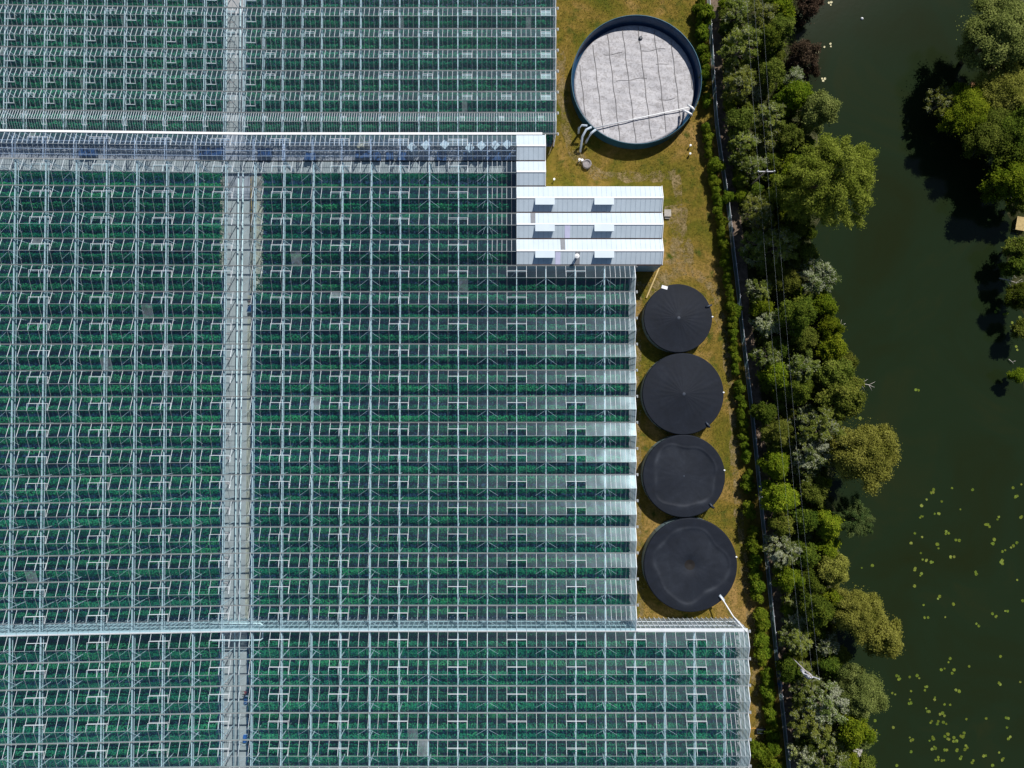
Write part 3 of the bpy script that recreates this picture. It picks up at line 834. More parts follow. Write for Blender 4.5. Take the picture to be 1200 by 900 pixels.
for i, (a, b, py) in enumerate(((92, 112, 178), (233, 262, 177), (357, 370, 183), (302, 318, 178), (416, 436, 180), (437, 446, 183), (452, 461, 182), (466, 476, 183), (512, 523, 183), (543, 553, 183), (556, 566, 181), (570, 600, 183))):
    bench(a, b, py, ['dark blue crate trolley far left in the corridor', 'long crate trolley in the corridor above the aisle', 'crate trolley left of the pale crate pile in the corridor', 'crate trolley under the ridge just past the aisle', 'long crate trolley under the pale crate pile',
                     'small crate trolley right of the pale crate pile', 'single crate trolley left of the first wrapped stack', 'crate trolley just below the leftmost wrapped stack', 'crate trolley below the third wrapped stack', 'crate trolley below the brightest wrapped stack', 'crate trolley between the brightest stack and the white shed', 'longest crate trolley next to the white shed'][i], d=1.3)
# pale crate pile and post in the corridor
X, Y = P(424, 169, 2.0)
cp = MB()
for i in range(3):
    for j in range(2):
        cp.rbox(X - .6 + .62 * i, Y + .3 - .5 * j, 0, 1.3 + .35 * ((i + j) % 3), .56, .46, R(random.uniform(-8, 8)))
tag(cp.build('crate_pile', M['card']), 'pale cardboard crate pile under the corridor roof', 'crates')
X, Y = P(333.5, 181, 4.6)
po = MB(); po.bar((X, CG[0](X) - 1.2, 4.7), (X, CG[1](X), 4.7), .28, .25); po.box(X - .15, X + .15, CG[1](X) + .1, CG[1](X) + .4, 0, 4.6)
tag(po.build('duct', M['galv']), 'short grey white duct crossing the corridor right of the aisle', 'duct')

# ------------------------------------------------------------------ white shed
shed = empty('packing_shed', (0, 0, 0)); tag(shed, 'white metal shed with ridged roofs, three long ones and two short ones', 'shed')
XS0, XS1, XSS = XE_SHED + .03, P(776.8, 466, GZ)[0], P(639.2, 200, GZ)[0]
YG = [P(610, y, GZ)[1] for y in (157.8, 188.6, 218.2, 249.0, 279.8, 310.6)]
pitch = 5.7 * m_per_px(GZ)
for i in range(5):
    x1 = XSS if i < 2 else XS1
    ya, yb = YG[i], YG[i + 1]; ym = (ya + yb) / 2; zt = GZ + .85
    rf = MB()
    th = .06
    for a, b in ((ya - .10, ym), (yb + .10, ym)):
        rf.hexa([(XS0, a, GZ - th + .08), (x1, a, GZ - th + .08), (x1, b, zt - th + .08), (XS0, b, zt - th + .08), (XS0, a, GZ + .08), (x1, a, GZ + .08), (x1, b, zt + .08), (XS0, b, zt + .08)] if a > b else
                [(XS0, b, zt - th + .08), (x1, b, zt - th + .08), (x1, a, GZ - th + .08), (XS0, a, GZ - th + .08), (XS0, b, zt + .08), (x1, b, zt + .08), (x1, a, GZ + .08), (XS0, a, GZ + .08)])
    roof = rf.build('roof', M['roof_white'], shed)
    rb = MB(); x = XS0 + pitch * .5
    while x < x1 - .2:
        for a, b in ((ya - .10, ym), (yb + .10, ym)):
            rb.bar((x, a, GZ + .09), (x, b, zt + .09), .035, .03)
        x += pitch
    rb.build('roof_ribs', M['roof_rib'], roof)
    rc = MB(); rc.bar((XS0, ym, zt + .10), (x1 + .05, ym, zt + .10), .22, .05); rc.build('ridge_cap', M['white_paint'], roof)
    gt = MB(); gt.bar((XS0, yb, GZ + .03), (x1 + .1, yb, GZ + .03), .17, .10); gt.build('gutter', M['gutter_dirt'], roof)
    # gable end wall, east
    gw = MB(); gw.face([(x1 - .05, ya, 0), (x1 - .05, yb, 0), (x1 - .05, yb, GZ), (x1 - .05, ym, zt), (x1 - .05, ya, GZ)]); gw.build('end_wall', M['white_paint'], shed)
    tr = MB(); tr.bar((x1 - .02, ya, GZ + .08), (x1 - .02, ym, zt + .10), .10, .12); tr.bar((x1 - .02, ym, zt + .10), (x1 - .02, yb, GZ + .08), .10, .12); tr.build('verge_trim', M['white_paint'], roof)
    def on_slope(px0, px1, t0, t1, south, name, m, lift=.012, h=.01):
        xa, xb = P(px0, 260, GZ)[0], P(px1, 260, GZ)[0]
        e = yb if south else ya
        f = MB()
        q = [(ym + (e - ym) * t, zt + (GZ - zt) * t + .08 + lift) for t in (t0, t1)]
        f.hexa([(xa, q[0][0], q[0][1] - h), (xb, q[0][0], q[0][1] - h), (xb, q[1][0], q[1][1] - h), (xa, q[1][0], q[1][1] - h), (xa, q[0][0], q[0][1]), (xb, q[0][0], q[0][1]), (xb, q[1][0], q[1][1]), (xa, q[1][0], q[1][1])] if not south else
               [(xa, q[1][0], q[1][1] - h), (xb, q[1][0], q[1][1] - h), (xb, q[0][0], q[0][1] - h), (xa, q[0][0], q[0][1] - h), (xa, q[1][0], q[1][1]), (xb, q[1][0], q[1][1]), (xb, q[0][0], q[0][1]), (xa, q[0][0], q[0][1])])
        return f.build(name, m, roof)
    if i == 3:
        on_slope(621.7, 627.3, .06, .96, False, 'skylight', M['skylight'], .02, .03)
        on_slope(661.5, 667.6, .08, .96, True, 'lilac_sheet', M['lilac'], .02, .03)
    if i == 4:
        on_slope(656.6, 662, .06, .96, False, 'skylight', M['skylight'], .02, .03)
        on_slope(673.7, 679, .06, .96, True, 'skylight', M['skylight'], .02, .03)
        on_slope(650.5, 656.4, .08, .96, True, 'lilac_sheet', M['lilac'], .02, .03)
    # opened roof vents on the south slopes
    if i >= 2:
        for a, b in ((627.2, 650), (696.4, 719.4)):
            xa, xb = P(a, 260, GZ + .8)[0], P(b, 260, GZ + .8)[0]
            z0 = zt + .14; L = 1.12; dz = .10
            vm = MB()
            vm.hexa([(xa, ym - L, z0 + dz - .05), (xb, ym - L, z0 + dz - .05), (xb, ym, z0 - .05), (xa, ym, z0 - .05), (xa, ym - L, z0 + dz), (xb, ym - L, z0 + dz), (xb, ym, z0), (xa, ym, z0)])
            vo = vm.build('roof_vent', M['roof_white'], shed)
            arm = MB()
            for xx in (xa + .4, xb - .4): arm.bar((xx, ym - L * .9, z0 + dz - .06), (xx, ym - L * .75, zt - .85 * .65), .04, .04)
            arm.build('vent_arm', M['galv'], vo)
            on_slope(a + 1, b - 1, .06, .5, True, 'vent_opening', M['shed_wall'], .006, .004)
    if i == 4:
        X, Y = P(676.5, 299.5, zt + 1.1)
        fm = MB(); fm.tube([(X, Y, GZ + .5), (X, Y, zt + .7)], .20, 16); fl_ = fm.build('flue', M['galv'], shed)
        cpm = MB(); cpm.lathe(X, Y, [(.02, zt + 1.0), (.36, zt + .85), (.36, zt + .78), (.2, zt + .72)], 20); cpm.build('flue_cap', M['white_paint'], fl_)
sw = MB(); sw.box(XS0, XS1 - .05, YG[5] + .02, YG[5] + .1, 0, GZ - .04); sw.build('side_wall', M['shed_wall'], shed)
sw = MB(); sw.box(XSS, XS1 - .05, YG[2] - .1, YG[2] - .02, 0, GZ - .04); sw.build('side_wall', M['white_paint'], shed)
sw = MB(); sw.box(XS0, XSS - .05, YG[0] - .12, YG[0] - .04, 0, GZ - .04); sw.build('side_wall', M['white_paint'], shed)
floor_s = MB(); floor_s.quad((XS0, YG[5], .02), (XS1, YG[5], .02), (XS1, YG[2], .02), (XS0, YG[2], .02)); structure(floor_s.build('shed_floor', M['concrete']))

# ------------------------------------------------------------------ tanks
def radial_cover(cx, cy, Rr, z0, fn, name, m, parent, nr=40, na=120, dust=None):
    mb = MB()
    for i in range(nr + 1):
        r = Rr * i / nr
        for j in range(na):
            t = 2 * math.pi * j / na
            mb.v.append((r * math.cos(t), r * math.sin(t), z0 + fn(r / Rr, t)))
    for i in range(nr):
        for j in range(na):
            j2 = (j + 1) % na
            mb.f.append((i * na + j, (i + 1) * na + j, (i + 1) * na + j2, i * na + j2)); mb.mi.append(0)
    o = mb.build(name, m, parent, smooth=True)
    if dust:
        at = o.data.attributes.new('dust', 'FLOAT', 'POINT')
        at.data.foreach_set('value', np.array([dust(i / nr, 2 * math.pi * j / na) for i in range(nr + 1) for j in range(na)], dtype=np.float32))
    return o

def tank_wall(root, Rr, h, m, name='tank_wall', thick=.08):
    n = 160
    prof = []
    z = 0
    while z < h - .01:
        prof.append((Rr + (.02 if int(round(z / .06)) % 2 else 0), z)); z += .06
    prof += [(Rr + .03, h), (Rr + .03, h + .02), (Rr - thick, h + .02), (Rr - thick, h - .2)]
    mb = MB(); mb.lathe(0, 0, prof, n); w_ = mb.build(name, m, root, smooth=True)
    st = MB()
    for j in range(24):
        t = 2 * math.pi * j / 24
        c, s = math.cos(t), math.sin(t)
        st.bar((c * (Rr + .04), s * (Rr + .04), 0), (c * (Rr + .04), s * (Rr + .04), h - .05), .07, .07, (c, s, 0))
    st.build('wall_stiffeners', m, w_)
    return w_

# large tank with the grey floating cover
h0 = 2.3
X, Y = P(746, 93, h0); R0 = 77.0 * m_per_px(h0)
t0 = empty('storage_tank', (X, Y, 0)); tag(t0, 'large round teal tank with a wrinkled pale grey floating cover', 'tank')
tank_wall(t0, R0, h0, M['tank_blue'])
ln = MB(); ln.lathe(0, 0, [(R0 - .10, h0 - .02), (R0 - .10, .25), (.1, .25)], 140); ln.build('liner', M['liner'], t0, smooth=True)
zc = .55; Rc = R0 * .945
def fcov(r, t):
    x, y = r * math.cos(t), r * math.sin(t)
    f = .05 * math.sin(7 * x + 3 * y) * math.sin(5 * y - 2 * x) + .03 * math.sin(19 * x + 2) * math.sin(17 * y) + .02 * math.sin(40 * y + 6 * x)
    return f * (1 - r ** 8) + (-.25 if r > .995 else 0)
cov = radial_cover(0, 0, Rc, zc, fcov, 'floating_cover', M['cover_grey'], t0, 60, 160)
sm = MB()
def zcov(x, y):
    r = math.hypot(x, y) / Rc; return zc + fcov(min(r, .99), math.atan2(y, x))
sl_ = -.115
for q in range(-3, 5):
    off = (q - .35) * 2.55
    pts = []
    for s_ in np.linspace(-1, 1, 60):
        y = s_ * Rc; x = off - sl_ * -y + .05 * math.sin(y * 1.3 + q)
        if x * x + y * y < (Rc * .97) ** 2: pts.append((x, y, zcov(x, y) + .02))
    if len(pts) > 4: sm.tube(pts, .06, 5)
for q, (ya_, x0_, x1_) in enumerate(((.5, -3, 2.0), (4.8, -5, -2), (3.2, 3.5, 5.6), (-2.6, 4, 6.5), (5.4, 1, 5))):
    pts = [(x, ya_ + .12 * (x - x0_) + .1 * math.sin(x * 2), zcov(x, ya_ + .12 * (x - x0_)) + .02) for x in np.linspace(x0_, x1_, 14)]
    sm.tube(pts, .04, 5)
sm.build('cover_seams', plain('seam_rope', (.20, .19, .19), .8), cov)
def at0(px, py, z): a, b = P(px, py, z); return (a - X, b - Y, z)
bm_ = MB(); bm_.tube([at0(697, 150, .95), at0(750, 138, .85), at0(807, 126, .95)], .085, 10); bm_.build('boom_pipe', M['white_paint'], t0, smooth=True)
for pts in (((693, 149, 2.6), (687, 152, 2.7), (682.5, 160, 2.2), (681, 170, 1.2), (680, 178, .3)), ((698, 152, 2.6), (693, 156, 2.7), (688, 164, 1.6), (686.5, 167, .4)), ((688, 147.5, 2.5), (682, 147, 2.6), (678.5, 150, 2.3), (678, 156, .4))):
    pm = MB(); pm.tube([at0(*q) for q in pts], .19, 10); pm.build('inlet_pipe', M['pipe_grey'], t0, smooth=True)
for pts in (((800, 129, 1.4), (806, 131.5, 2.7), (810, 134, 2.5), (810.5, 136, .5)), ((806, 123, 1.5), (811, 126, 2.7), (813, 128.5, 2.4), (813, 130, .4))):
    pm = MB(); pm.tube([at0(*q) for q in pts], .17, 10); pm.build('outlet_pipe', M['pipe_white'], t0, smooth=True)
bx = MB(); bx.rbox(*at0(751, 44, .75)[:2], zc - .1, zc + .3, .45, .45, .4); bx.build('cover_hatch', M['dark_metal'], t0)

def dark_tank(px, py, rpx, label, cover, fittings, seed):
    h = 2.3; dust = None
    X, Y = P(px, py, h); Rr = rpx * m_per_px(h)
    t = empty('covered_tank', (X, Y, 0)); tag(t, label, 'tank', 'black covered water tanks along the grass')
    tank_wall(t, Rr - .05, h, M['tank_grey'])
    rs = random.Random(seed); ph = [rs.uniform(0, 6.28) for _ in range(6)]
    if cover == 'cone':
        fn = lambda r, a: .05 + .55 * (1 - r) ** 1.25 + .006 * r * (1 - r) * 4 * math.sin(28 * a + ph[0]) + .02 * r * (1 - r) * math.sin(9 * a + ph[1]) - (.26 if r > .992 else 0)
    else:
        limf = lambda a: .76 + .03 * math.sin(3 * a + ph[0]) + .05 * math.cos(4 * a + ph[1]) + .02 * math.sin(7 * a)
        dust = lambda r, a: math.exp(-((r - limf(a)) / .045) ** 2) * (.12 + .5 * math.sin(a + ph[2]) ** 2) * (.6 + .4 * math.sin(9 * a + 5 * r)) + .30 / (1 + math.exp((r - limf(a)) * 40)) * (.5 + .5 * math.sin(2 * a + ph[4]) * r)
        def fn(r, a):
            lim = limf(a)
            s_ = 1 / (1 + math.exp((r - lim) * 34))
            dip = -.13 * s_
            z = .07 + dip + .05 * math.exp(-((r - lim) / .03) ** 2) - (.26 if r > .992 else 0) + .008 * math.sin(22 * a + ph[3]) * r
            if cover == 'hole': z -= .38 * math.exp(-(r / .16) ** 2)
            else: z += .10 * math.exp(-(r / .3) ** 2)
            return z
    cv = radial_cover(0, 0, Rr + .10, h + .08, fn, 'tank_cover', M['cover_black'], t, 80, 180, dust)
    if cover == 'hole':
        pd2 = MB(); pd2.lathe(.05, .1, [(.02, h - .30), (.95, h - .20), (.98, h - .22)], 32); pd2.build('cover_sump', plain('sump_black', (.006, .004, .0035), .6), cv)  # near-black disc in the central hollow of the cover
    else:
        cpn = MB(); cpn.lathe(0, 0, [(.28, h + fn(.05, 0) + .02), (.24, h + fn(0, 0) + .07), (.01, h + fn(0, 0) + .09)], 20); cpn.build('centre_cap', M['dark_metal'], cv)
    for kind, fx, fy in fittings:
        a, b = P(fx, fy, h); a -= X; b -= Y
        ang = math.atan2(b, a); f = MB()
        if kind == 'hatch':
            f.rbox(a, b, h - .3, h + .22, .95, .5, ang + .9); f.build('hatch', M['pipe_white'], t)
        elif kind == 'pipe':
            c, s_ = math.cos(ang), math.sin(ang)
            f.tube([(a - c * .5, b - s_ * .5, h + .15), (a, b, h + .3), (a + c * .45, b + s_ * .45, h + .15), (a + c * .5, b + s_ * .5, .1)], .17, 10); f.build('overflow_pipe', M['dark_metal'], t, smooth=True)
        elif kind == 'knob':
            f.tube([(a, b, h - .5), (a, b, h + .25)], .14, 10); f.build('level_gauge', M['white_paint'], t, smooth=True)
    return t
dark_tank(794.4, 373, 39.7, 'black covered tank closest to the white shed, smallest of the four', 'cone', (('hatch', 778.5, 337), ('pipe', 830, 359), ('knob', 834.5, 371.5)), 1)
dark_tank(800.4, 461.6, 47.2, 'black covered tank with a peaked cover, second down from the shed', 'cone', (('pipe', 829, 497.5), ('knob', 847.5, 460)), 2)
dark_tank(801.4, 557.8, 47.6, 'black covered tank with a faint raised centre, third down from the shed', 'sag', (('pipe', 833.5, 592.5), ('knob', 848.5, 551)), 3)
dark_tank(809, 662, 54.0, 'largest black covered tank, with a dark hollow in its centre', 'hole', (('knob', 862.5, 652.5),), 4)
# filling pipe to the corner of the lower greenhouse
pp = MB(); pts = [(844, 699, 2.7), (848.5, 705, 2.9), (859, 722, 3.6), (867, 731, 5.2), (874.8, 740.5, 5.7)]
pp.tube([(*P(a, b, z), z) for a, b, z in pts], .10, 10); fp = pp.build('filling_pipe', M['pipe_white'], smooth=True)
tag(fp, 'slanting white pipe from the largest black tank to the glasshouse corner', 'pipe')
v = MB(); v.tube([(*P(843, 697.5, 2.5), 2.5), (*P(848.5, 704, 2.7), 2.7)], .22, 12); v.build('valve', M['pipe_grey'], fp, smooth=True)
v = MB(); v.tube([(*P(860, 724, 3.6), 3.6), (*P(866.5, 731, 4.6), 4.6)], .2, 12); v.build('pump_body', M['pipe_grey'], fp, smooth=True)

# ------------------------------------------------------------------ small yard things
X, Y = P(688, 191.5, .6); Z = MB(); Z.lathe(0, 0, [(.72, 0), (.75, .5), (.68, .62), (.55, .62), (.5, .45), (.02, .45)], 28)
mh = tag(Z.build('inspection_ring', M['stone']), 'round rough concrete ring in the grass below the large tank', 'manhole'); mh.location = (X, Y, 0)
for i, (px, py) in enumerate(((679.2, 186.6), (682.4, 187.2))):
    X, Y = P(px, py, .8); q = MB(); q.tube([(0, 0, 0), (0, 0, .72), ], .15, 12); q.tube([(0, 0, .72), (0, 0, .8)], .2, 12)
    o = tag(q.build('capped_pipe', M['white_paint']), ['left of two white capped pipes beside the concrete ring', 'right of two white capped pipes, touching the concrete ring'][i], 'pipe', 'white capped pipes by the concrete ring'); o.location = (X, Y, 0)
for i, (px, py) in enumerate(((649.5, 209.7), (809.4, 170), (809, 179.7))):
    X, Y = P(px, py, .7); q = MB(); q.tube([(0, 0, 0), (0, 0, .6)], .08, 8); q.lathe(0, 0, [(.17, .6), (.17, .68), (.02, .72)], 14)
    o = tag(q.build('marker_post', M['white_paint']), ['white marker post beside the short white shed roof', 'upper of two small marker posts right of the large tank', 'lower of two small marker posts right of the large tank'][i], 'post', 'small white marker posts in the grass'); o.location = (X, Y, 0)
X, Y = P(782.5, 249.5, .6)
pal = empty('pallet_steps', (X, Y, 0)); tag(pal, 'small weathered wooden steps against the right end of the white shed', 'steps')
q = MB()
for i in range(6): q.box(-.55, .55, -.55 + i * .19, -.55 + i * .19 + .15, .55, .6)
q.build('platform', M['wood_grey'], pal)
q = MB()
for sx in (-.5, .5):
    for sy in (-.5, .5): q.box(sx - .05, sx + .05, sy - .05, sy + .05, 0, .55)
q.build('frame', M['wood'], pal); q = MB(); q.box(-.4, .4, -.85, -.57, .25, .3); q.build('tread', M['wood_grey'], pal)
a, b = P(772.5, 314, .2), P(757.5, 349, .2); q = MB(); q.bar((*a, .12), (*b, .12), .2, .24)
tag(q.build('timber_edging', M['timber_yellow']), 'yellowish timber edging running from the shed to the first black tank', 'timber edging')
a, b = P(643, 181, .2), P(650, 163, .2); q = MB(); q.bar((*a, .1), (*b, .1), .15, .2)
tag(q.build('timber_edging', M['timber_yellow']), 'short timber edging beside the short white shed roof', 'timber edging')
# water trough and blue drum near the lower end of the fence
X, Y = P(893.5, 857.5, .6); tr_ = empty('water_trough', (X, Y, 0)); tag(tr_, 'long dark water trough between the hedge shrubs by the lower glasshouse', 'trough')
q = MB(); L_ = 1.7
for (x0, x1, y0, y1) in ((-L_ / 2, L_ / 2, -.3, -.25), (-L_ / 2, L_ / 2, .25, .3), (-L_ / 2, -L_ / 2 + .05, -.25, .25), (L_ / 2 - .05, L_ / 2, -.25, .25)): q.box(x0, x1, y0, y1, .06, .6)
q.box(-L_ / 2 + .05, L_ / 2 - .05, -.25, .25, .06, .1); q.build('basin', M['dark_metal'], tr_)
q = MB(); q.quad((-L_ / 2 + .05, -.25, .5), (L_ / 2 - .05, -.25, .5), (L_ / 2 - .05, .25, .5), (-L_ / 2 + .05, .25, .5)); q.build('trough_water', M['water'], tr_)
q = MB(); [q.box(s_ * .6 - .05, s_ * .6 + .05, -.28, .28, 0, .06) for s_ in (-1, 1)]; q.build('feet', M['dark_metal'], tr_)
X, Y = P(915.5, 803.5, .9); q = MB(); q.lathe(0, 0, [(.28, 0), (.30, .3), (.28, .32), (.30, .6), (.28, .62), (.29, .88), (.25, .9), (.24, .86), (.02, .86)], 24)
bd = tag(q.build('drum', plain('bright_blue_plastic', (.03, .16, .42), .4)), 'small bright blue drum beside the fence on the dirt path', 'drum'); bd.location = (X, Y, 0)
a, b = P(879, 855, .3), P(888, 855, .3); pipe('hose', [(*a, .08), ((a[0] + b[0]) / 2, a[1] + .12, .08), (*b, .08)], .05, M['orange'], 'short orange hose leading to the dark water trough', 'hose')

# worn tracks in the grass
def worn_mat():
    m, nt, out = mat('worn_track')
    d = N(nt, 'ShaderNodeBsdfDiffuse'); t = N(nt, 'ShaderNodeBsdfTransparent')
    geo = N(nt, 'ShaderNodeNewGeometry'); n = noise(nt, 1.4, 6, .75, geo.outputs['Position'], .4)
    c = ramp(nt, n.outputs[0], [(.3, (.20, .15, .06)), (.7, (.40, .30, .17))]); nt.links.new(c.outputs[0], d.inputs[0])
    n2 = noise(nt, .55, 5, .8, geo.outputs['Position'], .3); f = ramp(nt, n2.outputs[0], [(.44, (0, 0, 0)), (.62, (.8, .8, .8))])
    mx = N(nt, 'ShaderNodeMixShader'); nt.links.new(f.outputs[0], mx.inputs[0]); nt.links.new(t.outputs[0], mx.inputs[1]); nt.links.new(d.outputs[0], mx.inputs[2])
    nt.links.new(mx.outputs[0], out.inputs[0]); return m
M['worn'] = worn_mat()
def track(pts, wpx, z):
    mb = MB(); prev = None
    dense = []
    for (a, b), (c, d) in zip(pts, pts[1:]):
        for t in np.linspace(0, 1, 8)[:-1]: dense.append((a + (c - a) * t, b + (d - b) * t))
    dense.append(pts[-1])
    for q, (x, y) in enumerate(dense):
        x2, y2 = dense[min(q + 1, len(dense) - 1)]; x1, y1 = dense[max(q - 1, 0)]
        dx, dy = x2 - x1, y2 - y1; L = math.hypot(dx, dy); nx, ny = -dy / L, dx / L
        w_ = wpx * (1 + .35 * math.sin(q * 1.3) + .2 * math.sin(q * 3.1)) / 2
        a, b = P(x + nx * w_, y + ny * w_, 0), P(x - nx * w_, y - ny * w_, 0)
        if prev: mb.quad((*prev[0], z), (*a, z), (*b, z), (*prev[1], z))
        prev = (a, b)
    structure(mb.build('worn_track', M['worn']))
track([(792, 205), (800, 270), (812, 318), (838, 340), (850, 400), (858, 470), (862, 560), (872, 660), (884, 760), (890, 850), (893, 930)], 9, .004)
track([(655, 60), (660, 120), (668, 175), (700, 205), (760, 208), (792, 205)], 11, .008)
track([(748, 330), (747, 430), (747, 520), (748, 620), (752, 722)], 7, .004)
track([(790, 240), (800, 300), (785, 325), (760, 345)], 22, .012)

# ------------------------------------------------------------------ fence
fence = empty('mesh_fence', (0, 0, 0)); tag(fence, 'long teal grey mesh fence between hedge shrubs and dirt path', 'fence')
pan = MB(); prev = None; FH = 1.6
fpts = [(*P(fpx(y), y, 0), y) for y in np.arange(-40, 961, 18.5)]
for a, b in zip(fpts, fpts[1:]):
    pan.quad((a[0], a[1], .06), (b[0], b[1], .06), (b[0], b[1], FH), (a[0], a[1], FH))
pan.build('mesh_panel', M['mesh_fence'], fence)
for z in (.1, FH):
    rl = MB(); rl.tube([(a[0] - .03, a[1], z) for a in fpts], .028, 6); rl.build('rail', M['galv'], fence)
for a in fpts:
    p_ = MB(); p_.box(a[0] + .01, a[0] + .08, a[1] - .035, a[1] + .035, 0, FH + .1); p_.build('fence_post', M['galv'], fence)

# ------------------------------------------------------------------ trees
def crown_mesh(name, m, Rr, hh, style, seed, leaf=.26, dens=1.0, bloom=None):
    """foliage spread through a crown: many leaf clumps carried on limbs, gaps between; centre at z=0"""
    r_ = np.random.default_rng(seed)
    K = {'dome': 26, 'willow': 34, 'spiky': 22, 'sparse': 16, 'fine': 36}[style]
    K = int(K * 1.3 * (1.0 if Rr < 2.6 else 1.9 if Rr < 4 else 2.8))
    cs = []
    for i in range(K):
        u = i / K
        a = i * 2.39996 + r_.normal(0, .35)
        rad = math.sqrt(u) * (.86 + r_.normal(0, .10))
        lob = 1 + .16 * math.sin(3 * a + seed) + .10 * math.sin(5 * a + seed * 2)
        rad = min(rad, 1.0) * lob
        z = math.sqrt(max(0, 1 - min(1, rad / lob) ** 2)) * .95 - .1 + r_.normal(0, .14)
        if i % 3 == 0 and u > .25: z = -r_.uniform(.1, .8); rad *= .92
        cs.append((rad * math.cos(a) * Rr * .80, rad * math.sin(a) * Rr * .80, z * hh))
    pts, nr, lv, bl = [], [], [], []
    for (cx, cy_, cz) in cs:
        cr = Rr * r_.uniform(.20, .34) * (1.0 if Rr < 2.6 else .78 if Rr < 4 else .62)
        n = int(dens * 190 * (cr / .45) ** 1.7 * (.26 / leaf) ** 1.6) + 20
        d = r_.normal(size=(n, 3)); d /= np.linalg.norm(d, axis=1, keepdims=True)
        rad = np.abs(r_.normal(.72, .30, n))
        p = d * rad[:, None] * cr
        out = np.array((cx, cy_, 0)); ol = np.linalg.norm(out) + 1e-6; od = out / ol
        if style == 'willow':
            st = r_.uniform(-.3, 1.5, n)[:, None] * cr
            p = p * .55 + od * st; p[:, 2] -= (st[:, 0] ** 2) * .15 / max(cr, .1)
        elif style == 'spiky':
            st = r_.uniform(0, 1.3, n)[:, None] * cr
            dirs = r_.normal(size=(6, 3)); dirs[:, 2] = np.abs(dirs[:, 2]) * .5; dirs /= np.linalg.norm(dirs, axis=1, keepdims=True); dirs = dirs * .6 + od * .6
            p = p * .35 + dirs[r_.integers(0, 6, n)] * st
        p[:, 2] *= .85
        pts.append(p + (cx, cy_, cz))
        q = d * .6 + r_.normal(0, .6, (n, 3)) + (0, 0, .6); nr.append(q)
        cl = r_.normal(.5, .16)
        lv.append(np.clip(cl + r_.normal(0, .2, n), 0, 1))
        bl.append(np.clip(r_.normal(.5, .2) + r_.normal(0, .25, n) + (rad - .7) * .4, 0, 1))
    # stray twigs around the outline
    nS = int(60 * dens * Rr)
    a = r_.uniform(0, 6.28, nS); rd_ = Rr * r_.uniform(.6, 1.04, nS)
    pts.append(np.stack([rd_ * np.cos(a), rd_ * np.sin(a), hh * r_.uniform(-.2, .35, nS)], 1)); nr.append(r_.normal(size=(nS, 3)) + (0, 0, .5)); lv.append(r_.uniform(0, 1, nS)); bl.append(r_.uniform(0, .8, nS))
    return leaf_mesh(name, np.concatenate(pts), np.concatenate(nr), leaf, np.concatenate(lv), m, np.concatenate(bl), aspect=.32 if style in ('willow', 'spiky') else .6)

def trunk_mesh(h, Rr, seed, m, bare=False):
    r_ = random.Random(seed); mb = MB()
    mb.tube([(0, 0, -.4), (.05, .03, h * .3), (0, 0, h * .62), (.1, .05, h * .85)], .10 + .028 * h, 9, r1=.04)
    for i in range(9 if not bare else 22):
        a = i * 2.4 + r_.uniform(-.3, .3); z0 = h * r_.uniform(.25, .6); L = Rr * r_.uniform(.55, .95)
        p1 = (math.cos(a) * L * .45, math.sin(a) * L * .45, z0 + (h - z0) * .45)
        p2 = (math.cos(a + .15) * L, math.sin(a + .15) * L, z0 + (h - z0) * r_.uniform(.55, .85))
        mb.tube([(0, 0, z0), p1, p2], .035 + .01 * h, 6, r1=.012)
    me_o = mb.build('trunk', m, smooth=True); me = me_o.data; bpy.data.objects.remove(me_o); return me

